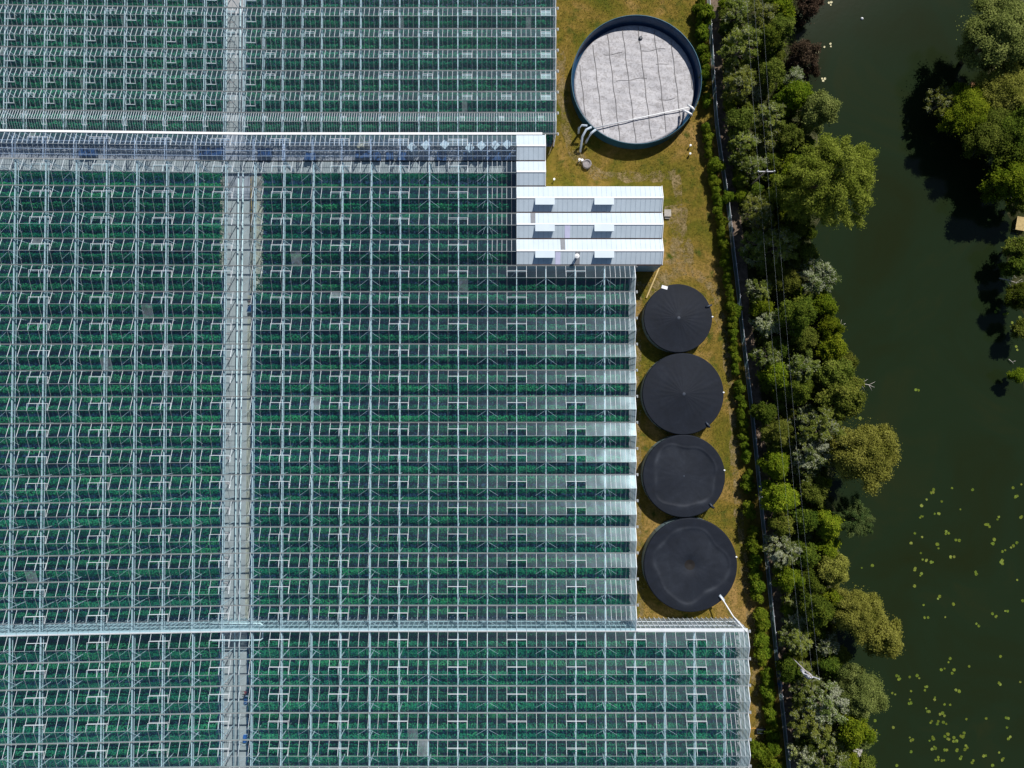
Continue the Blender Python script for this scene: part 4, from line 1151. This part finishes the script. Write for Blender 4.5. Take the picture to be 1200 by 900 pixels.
SP = {  # style, leaf size, density, height factor, words
    'pale': ('spiky', .24, 1.45, 'pale grey-green blossoming tree'), 'white': ('spiky', .24, 1.35, 'white blossoming tree'), 'bright': ('dome', .22, 1.15, 'bright yellow-green tree'),
    'dark': ('fine', .22, .9, 'dark green tree'), 'olive': ('dome', .22, .95, 'dull olive green tree'), 'brown': ('sparse', .2, .8, 'bare reddish brown shrub'),
    'greywillow': ('fine', .20, 1.05, 'soft grey-green willow'), 'goldwillow': ('fine', .20, 1.25, 'golden yellow willow'), 'limewillow': ('willow', .22, 1.1, 'broad lime green willow'), 'conifer': ('willow', .20, 1.0, 'blue-green feathery tree')}
T = [  # px, py, radius px, species
 (863, 13, 15, 'pale'), (894, 20, 17, 'pale'), (916, 12, 15, 'bright'), (944, 6, 20, 'brown'), (868, 55, 20, 'pale'), (897, 48, 15, 'dark'), (914, 34, 16, 'olive'), (938, 68, 19, 'brown'), (951, 82, 11, 'brown'),
 (866, 98, 18, 'pale'), (884, 110, 9, 'white'), (902, 88, 16, 'olive'), (931, 92, 12, 'white'), (932, 113, 19, 'bright'), (958, 130, 21, 'greywillow'), (867, 143, 15, 'olive'), (902, 138, 17, 'pale'), (871, 167, 15, 'pale'),
 (905, 162, 13, 'pale'), (924, 163, 16, 'olive'), (967, 216, 47, 'limewillow'), (882, 195, 15, 'pale'), (928, 203, 19, 'bright'), (904, 190, 12, 'dark'), (887, 248, 18, 'pale'), (910, 230, 13, 'bright'), (884, 284, 14, 'pale'), (889, 303, 11, 'pale'), (914, 289, 20, 'pale'), (932, 262, 17, 'dark'),
 (943, 297, 14, 'olive'), (958, 325, 20, 'white'), (924, 330, 16, 'olive'), (891, 340, 14, 'pale'), (894, 359, 12, 'bright'), (899, 379, 14, 'white'), (930, 370, 21, 'dark'), (963, 358, 17, 'bright'), (969, 384, 16, 'bright'), (973, 407, 18, 'bright'), (992, 424, 12, 'olive'),
 (941, 396, 16, 'olive'), (899, 417, 14, 'pale'), (909, 440, 15, 'bright'), (938, 430, 19, 'pale'), (976, 440, 22, 'olive'), (914, 405, 12, 'dark'),
 (933, 457, 17, 'dark'), (985, 466, 25, 'olive'), (897, 484, 13, 'dark'), (941, 490, 13, 'white'), (961, 500, 24, 'pale'), (912, 507, 17, 'olive'), (1013, 532, 37, 'goldwillow'), (950, 531, 20, 'white'), (909, 545, 16, 'bright'), (945, 553, 16, 'pale'), (978, 528, 13, 'dark'),
 (953, 576, 17, 'olive'), (914, 583, 20, 'bright'), (999, 608, 20, 'conifer'), (969, 613, 18, 'bright'), (917, 614, 14, 'olive'), (942, 608, 15, 'dark'), (918, 646, 18, 'white'), (942, 650, 15, 'dark'), (972, 644, 14, 'bright'), (975, 668, 18, 'goldwillow'),
 (925, 677, 16, 'bright'), (950, 683, 16, 'dark'), (928, 701, 10, 'pale'), (955, 712, 19, 'dark'), (1004, 718, 28, 'goldwillow'), (1026, 741, 24, 'goldwillow'), (975, 703, 15, 'bright'), (934, 728, 11, 'white'), (934, 749, 16, 'pale'), (967, 753, 13, 'white'), (957, 736, 13, 'dark'),
 (946, 806, 18, 'pale'), (967, 820, 22, 'white'), (947, 841, 20, 'pale'), (926, 786, 13, 'dark'), (1008, 811, 27, 'greywillow'), (995, 850, 21, 'bright'), (1010, 862, 15, 'greywillow'), (968, 863, 18, 'pale'), (946, 889, 15, 'white'), (972, 889, 21, 'pale'), (1013, 898, 13, 'olive'), (975, 780, 13, 'dark'), (986, 768, 11, 'olive'), (993, 890, 12, 'bright'),
 (1182, 32, 42, 'greywillow'), (1222, 60, 26, 'greywillow'), (1111, 115, 17, 'pale'), (1128, 106, 12, 'bright'), (1146, 124, 29, 'bright'), (1192, 96, 33, 'goldwillow'), (1175, 148, 31, 'olive'), (1208, 145, 32, 'dark'), (1192, 208, 25, 'bright'), (1204, 180, 25, 'dark'), (1207, 234, 16, 'olive'), (1201, 288, 15, 'olive'), (1199, 310, 14, 'dark'), (1205, 345, 16, 'dark'), (1207, 385, 12, 'olive'), (1200, 440, 9, 'bright')]
CLS = (('s', 1.75), ('m', 2.6), ('l', 4.6))
PROTO = {}
def tree_proto(sp, cl, q):
    key = (sp, cl, q)
    if key not in PROTO:
        Rr = dict(CLS)[cl]; st, lf, dn, _ = SP[sp]
        sd_ = (hash_name(sp) * 7 + q * 13 + ord(cl)) % 9973
        hgt = {'s': 4.3, 'm': 6.3, 'l': 9.4}[cl]
        if sp == 'brown': hgt *= .45
        hh = Rr * (1.1 if cl != 'l' else .75)
        cm = crown_mesh('crown', M[sp], Rr, hh, st, sd_, lf, dn)
        tm = trunk_mesh(hgt, Rr, sd_, M['bark'], sp in ('limewillow', 'brown'))
        PROTO[key] = (cm, tm, Rr, hgt, hgt - hh * .75)
    return PROTO[key]
def hash_name(s_): return sum((i + 3) * ord(c) for i, c in enumerate(s_))
def zone(px, py):
    if px > 1080: return 'on the far bank of the river'
    f = px - fpx(py)
    return 'beside the dirt path' if f < 36 else 'at the river edge' if px > np.interp(py, [0, 100, 300, 450, 600, 900], [930, 930, 945, 965, 965, 990]) else 'amid the tree belt'
LEVELS = [(0, "near the grey tank's top"), (60, "near the grey tank's middle"), (118, "near the grey tank's foot"), (175, 'just above the white shed'), (215, 'level with long shed roofs'), (312, 'level with the smallest tank'),
          (412, 'level with second black tank'), (508, 'level with third black tank'), (605, 'level with largest black tank'), (690, 'below the largest black tank'), (735, 'by the lower glasshouse corner'), (800, 'level with the dark trough'), (872, "at the belt's lower end")]
def level(py): return [l for y, l in LEVELS if y <= py][-1] if py >= 0 else LEVELS[0][1]
labs = {}
for i, (px, py, r, sp) in enumerate(T):
    labs.setdefault((sp, zone(px, py), level(py) if px < 1080 else ''), []).append(i)
LAB = [''] * len(T)
for (sp, z, l), idx in labs.items():
    base = SP[sp][3] + ' ' + z
    short = (base + ' ' + l).strip()
    for j, i in enumerate(sorted(idx, key=lambda q: T[q][1])):
        if len(idx) == 1: t_ = short
        else: t_ = ({2: ('upper', 'lower')}.get(len(idx)) or tuple(ORD[:len(idx)]))[j] + ' ' + short
        LAB[i] = t_
for i, (px, py, r, sp) in enumerate(T):
    rm = r * m_per_px(4)
    cl = 's' if rm < 2.1 else 'm' if rm < 3.4 else 'l'
    cm, tm, Rr, hgt, zc_ = tree_proto(sp, cl, i % (2 if cl != 'l' else 1))
    s_ = rm / Rr * 1.12
    X, Y = P(px, py, zc_ * s_ + .8)
    root = empty('brown_shrub' if sp == 'brown' else 'willow_tree' if 'willow' in sp else 'broadleaf_tree', (X, Y, 0))
    root.scale = (s_, s_, s_ * random.uniform(.92, 1.08) * (.72 if px > 1080 else 1)); root.rotation_euler = (0, 0, random.uniform(0, 6.28))
    tag(root, LAB[i], 'shrub' if sp == 'brown' else 'tree', 'trees along the river')
    t_ = bpy.data.objects.new('trunk', tm); COL.objects.link(t_); t_.parent = root
    c_ = bpy.data.objects.new('crown', cm); COL.objects.link(c_); c_.parent = root; c_.location = (0, 0, zc_)

# shade-loving shrubs filling the gaps of the belt
US = []
ru = random.Random(21)
tries = 0
while len(US) < 110 and tries < 9000:
    tries += 1
    py = ru.uniform(-5, 905); l0 = fpx(py) + 21; r0 = float(np.interp(py, [q for q, _ in LB], [q for _, q in LB])) - 6
    px = ru.uniform(l0, r0)
    if all((px - a) ** 2 + (py - b) ** 2 > (r * .62 + 5) ** 2 for a, b, r, _ in T) and all((px - a) ** 2 + (py - b) ** 2 > 130 for a, b, _ in US):
        US.append((px, py, ru.uniform(7, 11)))
US += [(fpx(y) + 20 + ru.uniform(-1, 3), y, ru.uniform(7, 9.5)) for y in range(4, 236, 15)]  # extra row of shrubs added to darken the dirt path
for i, (px, py, r) in enumerate(sorted(US, key=lambda q: q[1])):
    sp = ('dark', 'olive', 'bright', 'olive', 'pale')[i % 5]
    cm, tm, Rr, hgt, zc_ = tree_proto(sp, 's', i % 2)
    s_ = r * m_per_px(2) / Rr
    root = empty('understorey_shrub', (*P(px, py, 2.2), 0)); root.scale = (s_, s_, .62); root.rotation_euler = (0, 0, ru.uniform(0, 6.28))
    tag(root, 'low shady shrub filling a gap between trees of the belt', 'shrub', 'understorey shrubs of the tree belt')
    t_ = bpy.data.objects.new('trunk', tm); COL.objects.link(t_); t_.parent = root
    c_ = bpy.data.objects.new('crown', cm); COL.objects.link(c_); c_.parent = root; c_.location = (0, 0, zc_)

# hedge shrubs along the fence
HM = [crown_mesh('foliage', M['hedge'], 1.0, .9, 'dome', 400 + q, .2, 1.1) for q in range(4)]
HS = []
y = 2.0
rh = random.Random(5)
while y < 905:
    big = .78 if y < 150 else .72 if y < 560 else 1.0
    rp = rh.uniform(5.5, 9.5) * big
    gap = rh.random() < .13
    if not gap: HS.append((fpx(y) - (9.5 if y < 560 else 12.5) + rh.uniform(-2.5, 2.0), y, rp))
    y += rp * rh.uniform(1.15, 1.6)
HS += [(861, 364, 8.5), (852, 232, 8), (884, 876, 10), (893, 880, 11), (903, 870, 9), (899, 897, 12), (890, 765, 8), (826, 20, 10), (822, 38, 8), (838, 196, 10)]
HS.sort(key=lambda q: q[1])
hl = {}
for q in HS: hl.setdefault(level(q[1]), []).append(q)
for l, qs in hl.items():
    for j, (px, py, rp) in enumerate(qs):
        s_ = rp * m_per_px(1)
        X, Y = P(px, py, 1.0)
        root = empty('hedge_shrub', (X, Y, 0)); root.scale = (s_, s_, max(s_, .9) * rh.uniform(.9, 1.25)); root.rotation_euler = (0, 0, rh.uniform(0, 6.28))
        tag(root, f'{ORD[j]} leafy hedge shrub left of the fence {l}' if len(qs) > 1 else f'leafy hedge shrub left of the fence {l}', 'shrub', 'hedge shrubs along the fence')
        c_ = bpy.data.objects.new('foliage', HM[j % 4]); COL.objects.link(c_); c_.parent = root; c_.location = (0, 0, .95)

# ------------------------------------------------------------------ grass tufts and undergrowth (nobody could count them)
def scatter(name, npts, inside, material, size, zf, label, cat):
    pts = []
    while len(pts) < npts:
        px, py = rng.uniform(640, 1010), rng.uniform(-20, 920)
        if inside(px, py): pts.append((*P(px, py, 0), zf()))
    pts = np.array(pts)
    nr = np.stack([rng.normal(0, .7, npts), rng.normal(0, .7, npts), rng.uniform(.3, 1, npts)], 1)
    lv = np.clip(rng.normal(.45, .25, npts), 0, 1)
    o = bpy.data.objects.new(name, leaf_mesh(name, pts, nr, size, lv, material, aspect=.4)); COL.objects.link(o)
    o['kind'] = 'stuff'; o['label'] = label; o['category'] = cat; return o
def on_grass(px, py):
    if px > fpx(py) - 1: return False
    if px < 652 and py < 215: return False
    if 212 < py < 314 and px < 783: return False
    if py >= 312 and px < (747 if py < 738 else 880): return False
    for cx, cy_, r in ((746, 93, 79), (794.4, 373, 41), (800, 461, 49), (801, 557, 49), (809, 662, 56)):
        if (px - cx) ** 2 + (py - cy_) ** 2 < r * r: return False
    return True
scatter('grass', 42000, on_grass, M['grass'], .16, lambda: rng.uniform(.02, .12), 'short dry olive grass around the tanks and shed', 'grass')
lbpx = lambda py: float(np.interp(py, [a for a, b in LB], [b for a, b in LB]))
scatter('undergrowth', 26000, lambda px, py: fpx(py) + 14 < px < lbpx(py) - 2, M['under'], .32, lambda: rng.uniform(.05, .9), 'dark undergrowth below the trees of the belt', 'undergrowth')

# ------------------------------------------------------------------ power line
def wire(p0, p1, sag, name, label):
    pts = [(p0[0] + (p1[0] - p0[0]) * t, p0[1] + (p1[1] - p0[1]) * t, p0[2] + (p1[2] - p0[2]) * t - sag * 4 * t * (1 - t)) for t in np.linspace(0, 1, 15)]
    mb = MB(); mb.tube(pts, .006, 5); tag(mb.build(name, M['alu_dull']), label, 'power line', 'power lines over the tree belt')
def pole(px, py, ang, label, transformer, zt=10.0):
    X, Y = P(px, py, zt)
    root = empty('utility_pole', (X, Y, 0)); tag(root, label, 'utility pole')
    m_ = MB(); m_.tube([(0, 0, 0), (0, 0, zt + .4)], .17, 10, r1=.11); m_.build('pole', M['wood'], root, smooth=True)
    c, s_ = math.cos(ang), math.sin(ang)
    m_ = MB(); m_.bar((-c * 1.3, -s_ * 1.3, zt), (c * 1.3, s_ * 1.3, zt), .13, .13); m_.build('crossarm', M['dull_steel'], root)
    tips = []
    for t in (-1.2, 0, 1.2):
        q = MB(); z0 = zt + (.07 if t else .4)
        q.lathe(c * t, s_ * t, [(.05, z0), (.11, z0 + .08), (.06, z0 + .12), (.11, z0 + .2), (.03, z0 + .26)], 12); q.build('insulator', M['white_paint'], root, smooth=True)
        tips.append((X + c * t, Y + s_ * t, z0 + .26))
    if transformer:
        q = MB(); q.tube([(.25, -.5, zt - 2.2), (.25, -.5, zt - 1.0)], .42, 16); tb = q.build('transformer', M['dull_steel'], root, smooth=True)
        q = MB()
        for a in np.linspace(0, 6.28, 9)[:-1]: q.bar((.25 + .44 * math.cos(a), -.5 + .44 * math.sin(a), zt - 2.1), (.25 + .44 * math.cos(a), -.5 + .44 * math.sin(a), zt - 1.2), .1, .05, (math.cos(a), math.sin(a), 0))
        q.build('cooling_fins', M['alu_dull'], tb)
        for t in (-.2, .05, .3):
            q = MB(); q.tube([(.2 + t, -.5, zt - 1.0), (.2 + t, -.5, zt - .55)], .07, 8); q.build('bushing', M['white_paint'], tb, smooth=True)
        q = MB(); q.bar((0, 0, zt - .9), (-2.0, 2.0, zt - .7), .08, .08); q.build('switch_arm', M['dull_steel'], root)
        q = MB(); q.tube([(-1.0, .55, zt - .75), (-1.0, .55, zt - .2)], .22, 12); q.build('switch_box', M['dull_steel'], root)
    return tips
ta = pole(897.5, 201, 0.0, 'slim utility pole with a pale crossarm beside the lime green willow', False, 8.5)
tb_ = pole(950, 792, R(-20), 'utility pole with grey transformer and switch arm near the dark trough', True, 9.0)
for i, nm in enumerate(('outer wire nearest the fence', 'middle wire', 'outer wire nearest the river')):
    wire(ta[i], tb_[i], .8, 'power_line', f'thin {nm}, strung between the two utility poles')
    a = ta[i]; b = P((872, 880, 890)[i], -60, 9); wire(a, (b[0], b[1], 9.2), .5, 'power_line', f'thin {nm}, running from the crossarm pole past the grey covered tank')

# ------------------------------------------------------------------ river things
def lily_mesh(seed):
    r_ = random.Random(seed); v = [(0, 0, .01)]; n = 14; f = []
    for i in range(n + 1):
        a = .25 + (2 * math.pi - .5) * i / n; rr = .27 * (1 + r_.uniform(-.06, .06)); v.append((rr * math.cos(a), rr * math.sin(a), .012 + .015 * (r_.random())))
    f = [(0, i, i + 1) for i in range(1, n + 1)]
    k = len(v); v2 = v + [(x, y, z - .012) for x, y, z in v]
    f2 = f + [tuple(q + k for q in t)[::-1] for t in f] + [(i, k + i, k + i + 1, i + 1) for i in range(1, n + 1)]
    me = bpy.data.meshes.new('lily_pad'); me.from_pydata(v2, [], f2); me.materials.append(M['lily'])
    a = me.attributes.new('leaf', 'FLOAT', 'FACE'); a.data.foreach_set('value', np.full(len(f2), r_.uniform(.1, 1), dtype=np.float32)); return me
LM = [lily_mesh(i) for i in range(6)]
CL = [(207,170,4),(233,197,1),(260,162,1),(314,166,1),(180,208,1),(193,192,1),(180,240,3),(220,229,3),(282,218,1),(247,281,3),(274,301,2),(162,281,1),(181,291,1),(152,307,1),(223,315,4),(261,341,3),(178,333,1),(187,352,3),(207,361,2),(165,377,2),(181,391,2),(352,262,4),(380,240,2),(369,303,4),(397,330,2),(419,318,2),(431,306,1),(396,357,4),(321,386,2),(432,404,1),(432,187,4),(421,161,1),(443,152,1),(440,236,2),(223,449,2),(185,470,1),(261,470,2),(191,502,3),(242,502,1),(373,496,5),(404,483,2),(327,522,2),(446,459,1),(50,366,1),(22,372,1),(161,420,1),(253,616,2),(235,637,3),(262,646,3),(305,632,1),(388,606,1),(116,663,4),(151,664,2),(170,660,3),(152,697,1),(191,690,3),(211,716,2),(149,724,3),(107,704,2),(274,697,4),(240,732,1),(255,733,1),(382,679,2),(440,673,1),(198,745,4),(234,760,4),(207,780,2),(225,782,2),(241,780,2),(298,771,1),(350,769,1),(405,771,2),(405,793,1),(103,789,2),(152,822,3),(205,822,5),(247,817,6),(268,825,4),(289,812,4),(295,845,4),(276,856,2),(212,849,3),(243,849,2),(413,822,3),(152,857,1),(347,870,2),(384,859,1),(287,874,2),(220,876,3),(235,883,2),(316,884,2),(396,880,3),(367,893,1),(112,890,3),(57,775,1),(78,731,3)]
pads = [(1000 + u / 2.25, 500 + v_ / 2.25, n) for u, v_, n in CL] + [(1167, 363, 3), (1178.6, 366, 4), (1195, 372, 1), (1186, 378, 1), (1190.7, 408, 2), (1074.7, 455.5, 3), (1008, 490, 1)]
def put_pad(px, py, z, label, group, s_, m=None):
    o = bpy.data.objects.new('lily_pad', LM[random.randrange(6)]); COL.objects.link(o)
    X, Y = P(px, py, WZ); o.location = (X, Y, WZ + .005 + z); o.rotation_euler = (0, 0, random.uniform(0, 6.28)); o.scale = (s_, s_, 1)
    if m: o.material_slots[0].link = 'OBJECT'; o.material_slots[0].material = m
    tag(o, label, 'lily pad', group)
for (px, py, n) in pads:
    if px > 1150 and py < 600: lab, grp = 'yellow-green lily pad floating close to the far river bank', 'lily pads by the far bank'
    elif py > 815 and 1085 < px < 1140: lab, grp = 'lily pad in the densest patch of pads on the river', 'lily pads in the dense patch'
    elif py > 770: lab, grp = 'lily pad floating loosely around the densest patch of pads', 'lily pads around the dense patch'
    else: lab, grp = 'lily pad scattered on open water beyond the golden willows', 'lily pads scattered on open water'
    for j in range(n):
        a = random.uniform(0, 6.28); d_ = 0 if n == 1 else random.uniform(1.6, 2.6) * (.7 + .12 * n)
        put_pad(px + d_ * math.cos(a + j * 2.1), py + d_ * math.sin(a + j * 2.1), .004 * j, lab, grp, random.uniform(.55, 1.0))
for (px, py, n) in ((973, 4, 3), (949, 54, 2), (958, 62, 2), (966, 55, 1), (972.6, 53, 2), (965, 93, 3)):
    for j in range(n):
        a = j * 2.2 + px; d_ = 0 if n == 1 else 1.8
        put_pad(px + d_ * math.cos(a), py + d_ * math.sin(a), .004 * j, 'pale cream lily pad near the brown shrubs at the water', 'pale lily pads near the brown shrubs', random.uniform(.5, .8), M['lily_pale'])
X, Y = P(1010, 22, WZ); q = MB(); q.lathe(0, 0, [(.02, -.15), (.2, -.05), (.22, .08), (.12, .2), (.02, .24)], 16)
o = tag(q.build('float_buoy', M['white_paint'], smooth=True), 'tiny white float alone on the open river', 'buoy'); o.location = (X, Y, WZ)

# jetties and dead branches
def jetty(px, py, L, W, rot, m, name, label, cat, z=.1):
    X, Y = P(px, py, z); root = empty(name, (X, Y, 0)); root.rotation_euler = (0, 0, rot); tag(root, label, cat)
    q = MB(); n = int(L / .2)
    for i in range(n): q.box(-L / 2 + i * L / n, -L / 2 + (i + .88) * L / n, -W / 2, W / 2, z - .05, z)
    q.build('deck', m, root)
    for sx in (-1, 1):
        for sy in (-1, 1):
            q = MB(); q.tube([(sx * L * .42, sy * W * .42, -1.8), (sx * L * .42, sy * W * .42, z - .05)], .08, 8); q.build('pile', M['wood'], root)
jetty(1004, 883, 1.7, 1.6, R(-8), M['wood_grey'], 'fishing_platform', 'pale grey wooden platform under the trees at the lower river edge', 'platform')
jetty(1141.5, 100, 1.0, 1.15, R(5), M['wood_orange'], 'fishing_platform', 'small reddish wooden platform between trees on the far bank', 'platform')
jetty(1197, 262, 1.6, 2.2, R(-10), M['timber_yellow'], 'landing_stage', 'tan wooden landing stage at the edge of the far bank', 'landing stage', .05)
def dead_branch(pts, label, r=.09):
    mb = MB(); P3 = [(*P(a, b, z), z) for a, b, z in pts]
    mb.tube(P3, r, 7, r1=.02)
    for i in range(1, len(P3) - 1):
        a = np.array(P3[i]); d_ = np.array(P3[i + 1]) - np.array(P3[i - 1]); L = np.linalg.norm(d_)
        for s_ in (-1, 1):
            e = a + d_ * .35 + np.array((-d_[1], d_[0], .2 * L)) * .28 * s_
            mb.tube([a, (a + e) / 2 + (0, 0, .05), e], r * .5, 5, r1=.012)
    tag(mb.build('dead_branch', M['dead_wood'], smooth=True), label, 'dead branch')
dead_branch([(998, 446, 1.2), (1008, 449, .9), (1018, 451, .5), (1025, 454, .2)], 'bleached dead branch reaching over the water below the olive trees')
dead_branch([(978, 388, 2.2), (984, 382, 1.8), (991, 379, 1.5)], 'thin pale bare branch sticking out beside bright green trees')
dead_branch([(1171, 326, -.3), (1180, 328, -.1), (1190, 331, .2), (1199, 330, .5)], 'grey fallen limb lying in water at the far bank')
dead_branch([(1180, 319, -.3), (1187, 322, .1), (1197, 321, .5)], 'upper thin fallen limb in water at the far bank', .06)
dead_branch([(1182, 421, -.5), (1186, 424, -.4), (1190, 423, -.3)], 'short pale stick floating near the far bank', .06)

# ------------------------------------------------------------------ workers under the glass
def person(px, py, face, shirt, trousers, label, z=1.5, floor=.02):
    X, Y = P(px, py, z); root = empty('person', (X, Y, floor)); root.rotation_euler = (0, 0, face); tag(root, label, 'person', 'workers in the glasshouses')
    J = [(0, 0, .95), (0, .02, 1.2), (0, .02, 1.42), (0, .03, 1.55), (0, .05, 1.63), (0, .05, 1.74),   # spine, neck, head
         (.19, .02, 1.42), (.24, .12, 1.16), (.20, .36, 1.10), (.19, .44, 1.11), (-.19, .02, 1.42), (-.25, .10, 1.15), (-.20, .33, 1.06), (-.19, .41, 1.06),
         (.10, 0, .90), (.11, .05, .50), (.11, -.02, .09), (.11, .14, .04), (-.10, 0, .90), (-.11, -.04, .50), (-.11, -.14, .09), (-.11, .02, .04)]
    E = [(0, 1), (1, 2), (2, 3), (3, 4), (4, 5), (2, 6), (6, 7), (7, 8), (8, 9), (2, 10), (10, 11), (11, 12), (12, 13), (0, 14), (14, 15), (15, 16), (16, 17), (0, 18), (18, 19), (19, 20), (20, 21)]
    rad = [.15, .14, .15, .06, .095, .09, .075, .055, .04, .035, .075, .055, .04, .035, .10, .07, .05, .04, .10, .07, .05, .04]
    me = bpy.data.meshes.new('body'); me.from_pydata(J, E, []); o = bpy.data.objects.new('body', me); COL.objects.link(o)
    sk = o.modifiers.new('skin', 'SKIN'); me.skin_vertices[0].data[0].use_root = True
    for i, r in enumerate(rad): me.skin_vertices[0].data[i].radius = (r, r)
    o.modifiers.new('sub', 'SUBSURF').levels = 2; o.modifiers['sub'].render_levels = 2
    dg = bpy.context.evaluated_depsgraph_get(); me2 = bpy.data.meshes.new_from_object(o.evaluated_get(dg)); bpy.data.objects.remove(o)
    me2.name = 'body'
    for m in (M['skin'], shirt, trousers, M['dark_metal']): me2.materials.append(m)
    for p_ in me2.polygons:
        c = p_.center; p_.use_smooth = True
        p_.material_index = 3 if c.z < .10 else 2 if c.z < .96 else 0 if (c.z > 1.50 or c.y > .28) else 1
    b = bpy.data.objects.new('body', me2); COL.objects.link(b); b.parent = root
    hm = MB(); hm.lathe(0, .035, [(.105, 1.66), (.112, 1.72), (.10, 1.79), (.06, 1.83), (.01, 1.84)], 16); hm.build('hair', M['hair'], root, smooth=True)
    # hands: palm and five fingers each
    for sx, (hx, hy, hz) in ((1, (.19, .46, 1.11)), (-1, (-.19, .43, 1.06))):
        hb = MB(); hb.box(hx - .04, hx + .04, hy - .03, hy + .05, hz - .014, hz + .014)
        for q in range(4):
            fx = hx - .03 + .02 * q; Lf = (.065, .075, .07, .055)[q]
            hb.tube([(fx, hy + .045, hz), (fx, hy + .045 + Lf * .6, hz - .006), (fx, hy + .045 + Lf, hz - .03)], .009, 6)
        hb.tube([(hx - sx * .035, hy - .01, hz), (hx - sx * .065, hy + .025, hz - .005), (hx - sx * .06, hy + .06, hz - .012)], .011, 6)
        hb.build('hand', M['skin'], root, smooth=True)
    return root
person(291.2, 353, R(200), M['red_cloth'], M['jeans'], 'worker in dark red top on the soil edge right of the concrete aisle')
person(286.8, 813, R(90), M['red_cloth'], M['jeans'], 'worker in red top beside the lower aisle')
person(74.5, 717, R(20), M['red_cloth'], M['jeans'], 'worker in red top among crops far left above the partition wall')
person(156.8, 790, R(-60), M['white_cloth'], M['jeans'], 'worker in white top among crops of the lower glasshouse')
def harvest_cart(px, py, label, m):
    X, Y = P(px, py, 1.0); root = empty('harvest_cart', (X, Y, 0)); tag(root, label, 'cart', 'harvest carts in the glasshouses')
    q = MB(); q.box(-.28, .28, -.6, .6, .30, .36); q.build('deck', M['galv'], root)
    q = MB(); q.box(-.27, .27, -.55, -.03, .37, .8); q.box(-.27, .27, .03, .55, .37, .75); q.build('crate', m, root)
    q = MB(); q.tube([(-.26, -.62, .3), (-.26, -.66, 1.05), (.26, -.66, 1.05), (.26, -.62, .3)], .025, 8); q.build('handle', M['galv'], root, smooth=True)
    for sx in (-1, 1):
        for sy in (-1, 1):
            q = MB(); q.tube([(sx * .24 - .03, sy * .45, .15), (sx * .24 + .03, sy * .45, .15)], .14, 12); q.build('wheel', M['dark_metal'], root)
harvest_cart(291.5, 361, 'harvest cart with dark crates behind the red clad aisle worker', M['blue_plastic'])
harvest_cart(287, 822, 'harvest cart beside the lower aisle worker', M['blue_plastic'])
harvest_cart(286, 867, 'blue harvest cart alone beside the lower aisle', plain('cart_blue', (.03, .12, .40), .4))
print('objects', len(bpy.data.objects))
